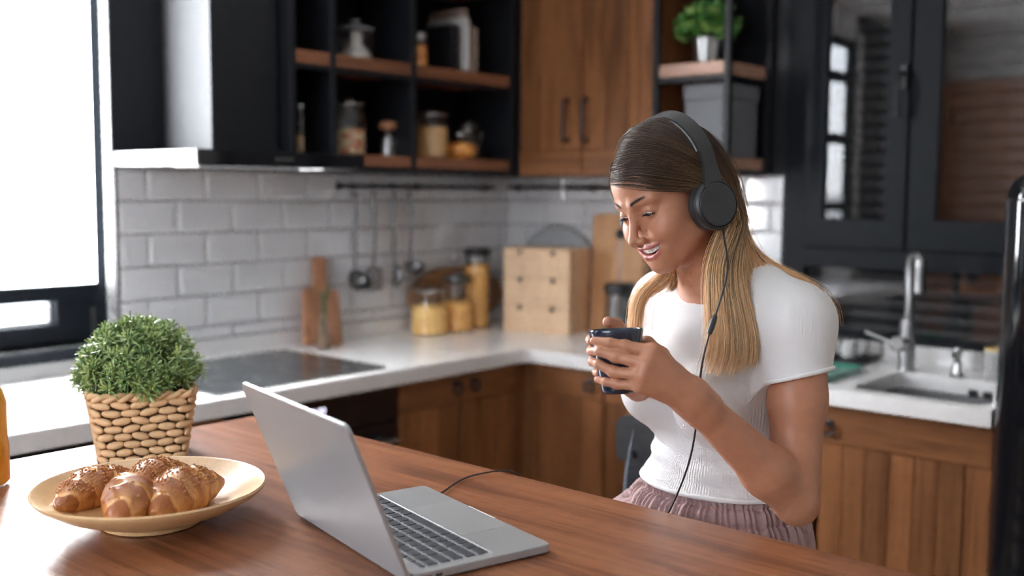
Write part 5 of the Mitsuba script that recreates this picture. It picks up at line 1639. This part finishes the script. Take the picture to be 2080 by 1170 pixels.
GR = [
    lw([(-.046, .060, .051), (-.059, .053, .042), (-.070, .040, .030), (-.079, .018, .012), (-.076, .004, -.02), (-.071, -.002, -.065)], [(-1.920, -2.010, 1.312), (-1.948, -1.985, 1.288), (-1.952, -1.972, 1.255), (-1.955, -1.965, 1.200)]),
    lw([(-.036, .050, .088), (-.054, .046, .078), (-.074, .026, .052), (-.083, -.004, .018), (-.081, -.018, -.03), (-.074, -.020, -.075)], [(-1.912, -2.004, 1.305), (-1.936, -1.982, 1.278), (-1.940, -1.968, 1.245), (-1.945, -1.965, 1.195)]),
    lw([(-.016, .004, .131), (-.048, .000, .115), (-.075, -.024, .066), (-.085, -.045, .010), (-.083, -.052, -.03), (-.074, -.050, -.08)], [(-1.880, -2.000, 1.305), (-1.855, -1.975, 1.265), (-1.830, -1.955, 1.190)]),
    lw([(.005, -.045, .130), (-.040, -.052, .112), (-.070, -.064, .062), (-.080, -.072, .010), (-.077, -.073, -.04), (-.070, -.070, -.08)], [(-1.840, -1.985, 1.310), (-1.800, -1.960, 1.260), (-1.770, -1.945, 1.170)]),
    lw([(.003, -.078, .112), (-.030, -.092, .088), (-.054, -.098, .040), (-.062, -.094, -.01), (-.058, -.088, -.06)], [(-1.825, -2.000, 1.310), (-1.770, -1.985, 1.250), (-1.750, -1.975, 1.150)]),
    lw([(.000, -.106, .055), (-.004, -.116, .030), (-.006, -.118, -.010), (-.006, -.110, -.06)], [(-1.815, -2.065, 1.300), (-1.755, -2.070, 1.225), (-1.745, -2.070, 1.120)]),
]
NT = 26


def resample(w, n=NT):
    c = spline(w, 160)
    L = np.concatenate([[0], np.cumsum(np.linalg.norm(np.diff(c, axis=0), axis=1))])
    return np.stack([np.interp(np.linspace(0, L[-1], n), L, c[:, k]) for k in range(3)], 1)


HGL, HGR = np.array([resample(w) for w in GL]), np.array([resample(w) for w in GR])
from scipy.interpolate import PchipInterpolator


def sheet(G, u):
    x = np.arange(len(G))
    return PchipInterpolator(x, G, axis=0)(np.clip(u, 0, len(G) - 1))


hc = hl((0, -.018, .025))


def outward(P):
    """direction away from the middle of the head above the ears, away from the hanging curtain's axis below"""
    d = P - hc
    d = d * np.array([1, 1, np.nan]) if False else d
    lower = np.clip((hc[2] - .02 - P[..., 2]) / .06, 0, 1)[..., None]
    flat = d.copy(); flat[..., 2] = 0
    d = d * (1 - lower) + flat * lower
    return d / (np.linalg.norm(d, axis=-1, keepdims=True) + 1e-9)


def hair_colour(t, tone, u, n):
    """dark roots, blonde lengths; tone varies from strand to strand"""
    tone = np.broadcast_to(tone, t.shape)
    root, mid, end = np.array([.052, .030, .019]), np.array([.170, .093, .044]), np.array([.78, .535, .30])
    a = np.clip((t - .24 + .16 * (tone - .5)) / .22, 0, 1)[:, None]
    b = np.clip((t - np.maximum(.30, .40 - .62 * (tone - .5))) / .26, 0, 1)[:, None]
    c = root * (1 - a) + mid * a
    c = c * (1 - b) + end * b
    return c * (.62 + .58 * tone + np.clip((t - .3) / .3, 0, 1) * (.40 * tone - .20))[:, None]


g = np.random.default_rng(21)
HV, HF, HCc = [], [], []
base = 0
ring = np.arange(3)
FACES = []
for k in range(NT - 1):
    for a in range(3):
        b = (a + 1) % 3
        FACES += [(k * 3 + a, k * 3 + b, k * 3 + 3 + b), (k * 3 + a, k * 3 + 3 + b, k * 3 + 3 + a)]
FACES = np.array(FACES)
tpar = np.linspace(0, 1, NT)


def strand(C, r, colr):
    global base
    tan = np.gradient(C, axis=0); tan /= np.linalg.norm(tan, axis=1)[:, None] + 1e-9
    o = outward(C); x = np.cross(tan, o); x /= np.linalg.norm(x, axis=1)[:, None] + 1e-9; y = np.cross(x, tan)
    an = ring * 2 * np.pi / 3
    V = C[:, None] + r[:, None, None] * (np.cos(an)[None, :, None] * x[:, None] + np.sin(an)[None, :, None] * y[:, None])
    HV.append(V.reshape(-1, 3)); HF.append(FACES + base); HCc.append(np.repeat(colr, 3, 0)); base += NT * 3


def grow(G, n, seed, umax, gap=False):
    gg = np.random.default_rng(seed)
    nclump = 85
    cu = np.sort(gg.uniform(0, umax, nclump))
    if gap: cu = np.where((cu > 1.12) & (cu < 1.88), 1.1, cu)
    ctone = gg.uniform(0, 1, nclump)
    cw = gg.normal(size=(nclump, 2))
    for i in range(n):
        c = gg.integers(nclump)
        u = np.clip(gg.uniform(0, umax) * .45 + cu[c] * .55 if i % 3 else gg.uniform(0, umax), 0, umax)
        if gap and 1.12 < u < 1.88: u = 1.12 * gg.uniform() if gg.uniform() < .35 else gg.uniform(1.88, umax)
        near_c = np.argmin(np.abs(cu - u) + (10 * ((cu < 1.5) != (u < 1.5)) if gap else 0))
        tone = np.clip(.5 * ctone[near_c] + .5 * gg.uniform(), 0, 1)
        C = sheet(G, u)
        Cc = sheet(G, cu[near_c])
        pull = (.55 * tpar ** 1.3)[:, None]
        C = C * (1 - pull) + Cc * pull
        o = outward(C)
        tan = np.gradient(C, axis=0); tan /= np.linalg.norm(tan, axis=1)[:, None]
        sd = np.cross(tan, o)
        layer = gg.uniform(-.002, .006) + .004 * tpar * gg.normal()
        wob = .0016 * np.sin(tpar * gg.uniform(3, 9) + gg.uniform(0, 6)) * (.3 + tpar)
        spread = (gg.normal() * (.0012 + .0060 * tpar ** 1.5 + (.0022 * np.sin(np.pi * np.clip(tpar * 3, 0, 1)) if u < .6 else 0))) + cw[near_c, 0] * .003 * tpar
        C = C + o * layer * np.minimum(1, tpar * 8 + .25)[:, None] if False else C + o * (layer * np.minimum(1, tpar * 8 + .25))[:, None] + sd * (spread + wob)[:, None]
        cut = 1 - abs(gg.normal()) * .05
        C = np.stack([np.interp(tpar * cut, tpar, C[:, q]) for q in range(3)], 1)
        r = np.full(NT, gg.uniform(.00027, .00043)); r *= np.clip(1.15 - tpar ** 6, .25, 1)
        strand(C, r, hair_colour(tpar * cut, tone, u, umax))


grow(HGL, 6400, 31, len(GL) - 1)
grow(HGR, 2400, 32, len(GR) - 1, True)
# loose flyaway hairs
for i in range(110):
    G = HGL if i % 2 else HGR
    C = sheet(G, g.uniform(0, len(G) - 1) * (1 if i % 3 else .12)); o = outward(C)
    C = C + o * (.004 + .012 * g.uniform() * np.sin(tpar * g.uniform(2, 6)) ** 2 + .012 * tpar * g.uniform())[:, None]
    strand(C, np.full(NT, .00024), hair_colour(tpar, g.uniform(.4, 1), 0, 1))
# under-layer that closes the gaps between strands
for G, U in ((HGL, np.linspace(0, len(GL) - 1, 90)), (HGR, np.linspace(0, 1.12, 90)), (HGR, np.linspace(1.88, len(GR) - 1, 90))):
    S = np.array([sheet(G, u) for u in U])
    o = outward(S)
    nzv = meshkit.noise(np.stack([np.repeat(U[:, None], NT, 1) * 9, np.repeat(tpar[None], 90, 0) * 1.5, np.zeros((90, NT))], -1), 4)
    S = S - o * ((.0035 + .003 * nzv) * np.clip(U / 1.2, .0, 1)[:, None])[..., None]
    tcut = (1 - .10 * meshkit.noise(np.stack([U * 7, U * 0, U * 0], -1), 6))
    S = np.array([[np.interp(tpar * tc, tpar, s_[:, q]) for q in range(3)] for s_, tc in zip(S, tcut)]).transpose(0, 2, 1)
    col_ = np.array([hair_colour(tpar * .93, np.full(NT, .15 + .45 * meshkit.noise(np.array([u * 14, 0, 0.]), 3)), u, 1) for u in U]) * .8
    i, j = np.meshgrid(np.arange(89), np.arange(NT - 1), indexing='ij'); a = (i * NT + j).ravel()
    HF.append(np.vstack([np.stack([a, a + NT, a + NT + 1], 1), np.stack([a, a + NT + 1, a + 1], 1)]) + base)
    HV.append(S.reshape(-1, 3)); HCc.append(col_.reshape(-1, 3)); base += 90 * NT
scene['m_hair'] = {'type': 'twosided', 'bsdf': {'type': 'principled', 'base_color': {'type': 'mesh_attribute', 'name': 'vertex_color'}, 'roughness': .45, 'specular': .4}}
k = numbered(pe + '__hair'); scene[k] = mikit.ply((np.vstack(HV), np.vstack(HF)), 'm_hair', smooth=True, color=np.clip(np.vstack(HCc), 0, 1))
labels[k] = {'kind': 'stuff', 'label': 'long straight hair, dark at the roots and blonde at the ends'}

# ------------------------------------------------------------------ headphones
hpn = thing('headphones', 'black on-ear headphones with a thin cable worn by the woman', 'headphones')
mat('m_hp', (.018, .019, .021), rough=.42, spec=.5)
mat('m_hp_soft', (.012, .012, .013), rough=.75)
mat('m_silver', (.72, .72, .72), rough=.3, metal=.7)


def band(width, thick, r0, y0, lean, a0, a1, off=0.0, n=44):
    """curved strip over the head: angles from the right cup (a0) to the left cup (a1)"""
    V = []; F = []
    for i, a in enumerate(np.linspace(a0, a1, n)):
        d = np.array([math.cos(a), 0, math.sin(a)]); c = np.array([d[0] * .098, y0 + lean * d[2] + off, .026 + d[2] * .106])
        for wy, wr in ((-.5, -.5), (.5, -.5), (.5, .5), (-.5, .5)):
            V.append(c + np.array([0, wy * width, 0]) + d * (wr * thick + r0))
    for i in range(n - 1):
        for k in range(4):
            p, q_ = i * 4 + k, i * 4 + (k + 1) % 4
            F += [(p, q_, q_ + 4), (p, q_ + 4, p + 4)]
    F += [(0, 2, 1), (0, 3, 2), ((n - 1) * 4, (n - 1) * 4 + 1, (n - 1) * 4 + 2), ((n - 1) * 4, (n - 1) * 4 + 2, (n - 1) * 4 + 3)]
    m = trimesh.Trimesh(hl(np.array(V)), np.array(F), process=False)
    if m.volume < 0: m.invert()
    return m


BY, BLN = -.026, -.022
add('headband', band(.030, .0065, .004, BY, BLN, math.radians(18), math.radians(162)), 'm_hp', hpn, smooth=40)
add('trim_strip', band(.0014, .0028, .0018, BY, BLN, math.radians(20), math.radians(160), .0154), 'm_silver', hpn, smooth=40, label='silver edge of the headband')
add('headband_pad', band(.026, .005, -.0015, BY, BLN, math.radians(40), math.radians(140)), 'm_hp_soft', hpn, smooth=40)
for sg in (-1, 1):                      # -1: her left, towards the camera
    ax = HM @ np.array([sg * 1.0, .10, -.02]); ax /= np.linalg.norm(ax)
    cc = hl((sg * .094, -.008, -.029))
    yk = [hl((sg * (.1005), BY - .005, .062)), hl((sg * .1050, BY + .003, .036)), hl((sg * .1070, BY + .012, .006))]
    a_, b_, _ = frame_from(ax)
    ysd = HM @ np.array([0, 1.0, 0])
    V = []
    for p_, w_ in zip(yk, (.0125, .0125, .019)):
        for wy, wr in ((-1, -1), (1, -1), (1, 1), (-1, 1)): V.append(p_ + ysd * wy * w_ + ax * wr * .0034)
    F = []
    for i in range(2):
        for k_ in range(4):
            p, q_ = i * 4 + k_, i * 4 + (k_ + 1) % 4
            F += [(p, q_, q_ + 4), (p, q_ + 4, p + 4)]
    F += [(0, 2, 1), (0, 3, 2), (8, 9, 10), (8, 10, 11)]
    add('yoke', trimesh.Trimesh(np.array(V), np.array(F), process=False), 'm_hp', hpn)
    e = add('ear_cup', lathe([(0, -.006), (.036, -.006), (.0385, -.003), (.0390, .002), (.0375, .006), (.0345, .009), (.0338, .0075), (.0328, .0098), (.030, .0115), (0, .0120)], 48, at=cc + ax * .006, axis=ax), 'm_hp', hpn, smooth=35)
    a = np.linspace(0, 2 * np.pi, 41)[:-1]
    add('cushion', tube(cc - ax * .004 + .0275 * (np.cos(a)[:, None] * a_ + np.sin(a)[:, None] * b_), .0115, 12, closed=True), 'm_hp_soft', hpn, smooth=True)
cl = hl((-.098, -.013, -.067))
cab = spline([cl, cl * .62 + np.array([-1.985, -2.152, 1.330]) * .38 + [0, 0, -.004], (-1.985, -2.152, 1.330), (-2.032, -2.164, 1.275), (-2.066, -2.162, 1.205), (-2.062, -2.152, 1.120), (-2.045, -2.128, 1.040), (-2.030, -2.095, .975),
              (-1.992, -2.040, .930), (-1.985, -1.900, .905), (-1.994, -1.800, .925), (-2.012, -1.768, .9590), (-2.060, -1.746, .9655), (-2.100, -1.738, .9640), (-2.150, -1.752, .9635), (-2.200, -1.772, .9640)], 220)
add('cable', tube(cab, .0015, 7), mat('m_cable', (.015, .014, .018), rough=.4), hpn, smooth=True, label='thin black cable')
i0 = int(np.argmin(np.abs(cab[:, 2] - 1.268)))
add('cable_remote', tube(cab[i0:i0 + 7], [.0025, .0042, .0044, .0044, .0044, .0042, .0025], 10), 'm_hp', hpn, smooth=True)

# ------------------------------------------------------------------ groups of alike things
GROUPS = {'storage_jar': 'glass storage jars', 'spice_jar': 'spice jars on the upper black shelf', 'croissant': 'croissants on the wooden plate', 'kitchen_utensil': 'utensils hanging on the rail',
          'utensil_rail': 'metal rails on the tiles', 'base_cabinet': 'walnut base cabinets', 'cup': 'white cups in the dish rack', 'cookbook': 'cookbooks on the upper black shelf',
          'serving_board': 'boards and trays among the books'}
for k_ in list(labels):
    root = k_[:-4] if k_[-4:-3] == '_' and k_[-3:].isdigit() else k_
    if root in GROUPS and '__' not in k_: labels[k_]['group'] = GROUPS[root]
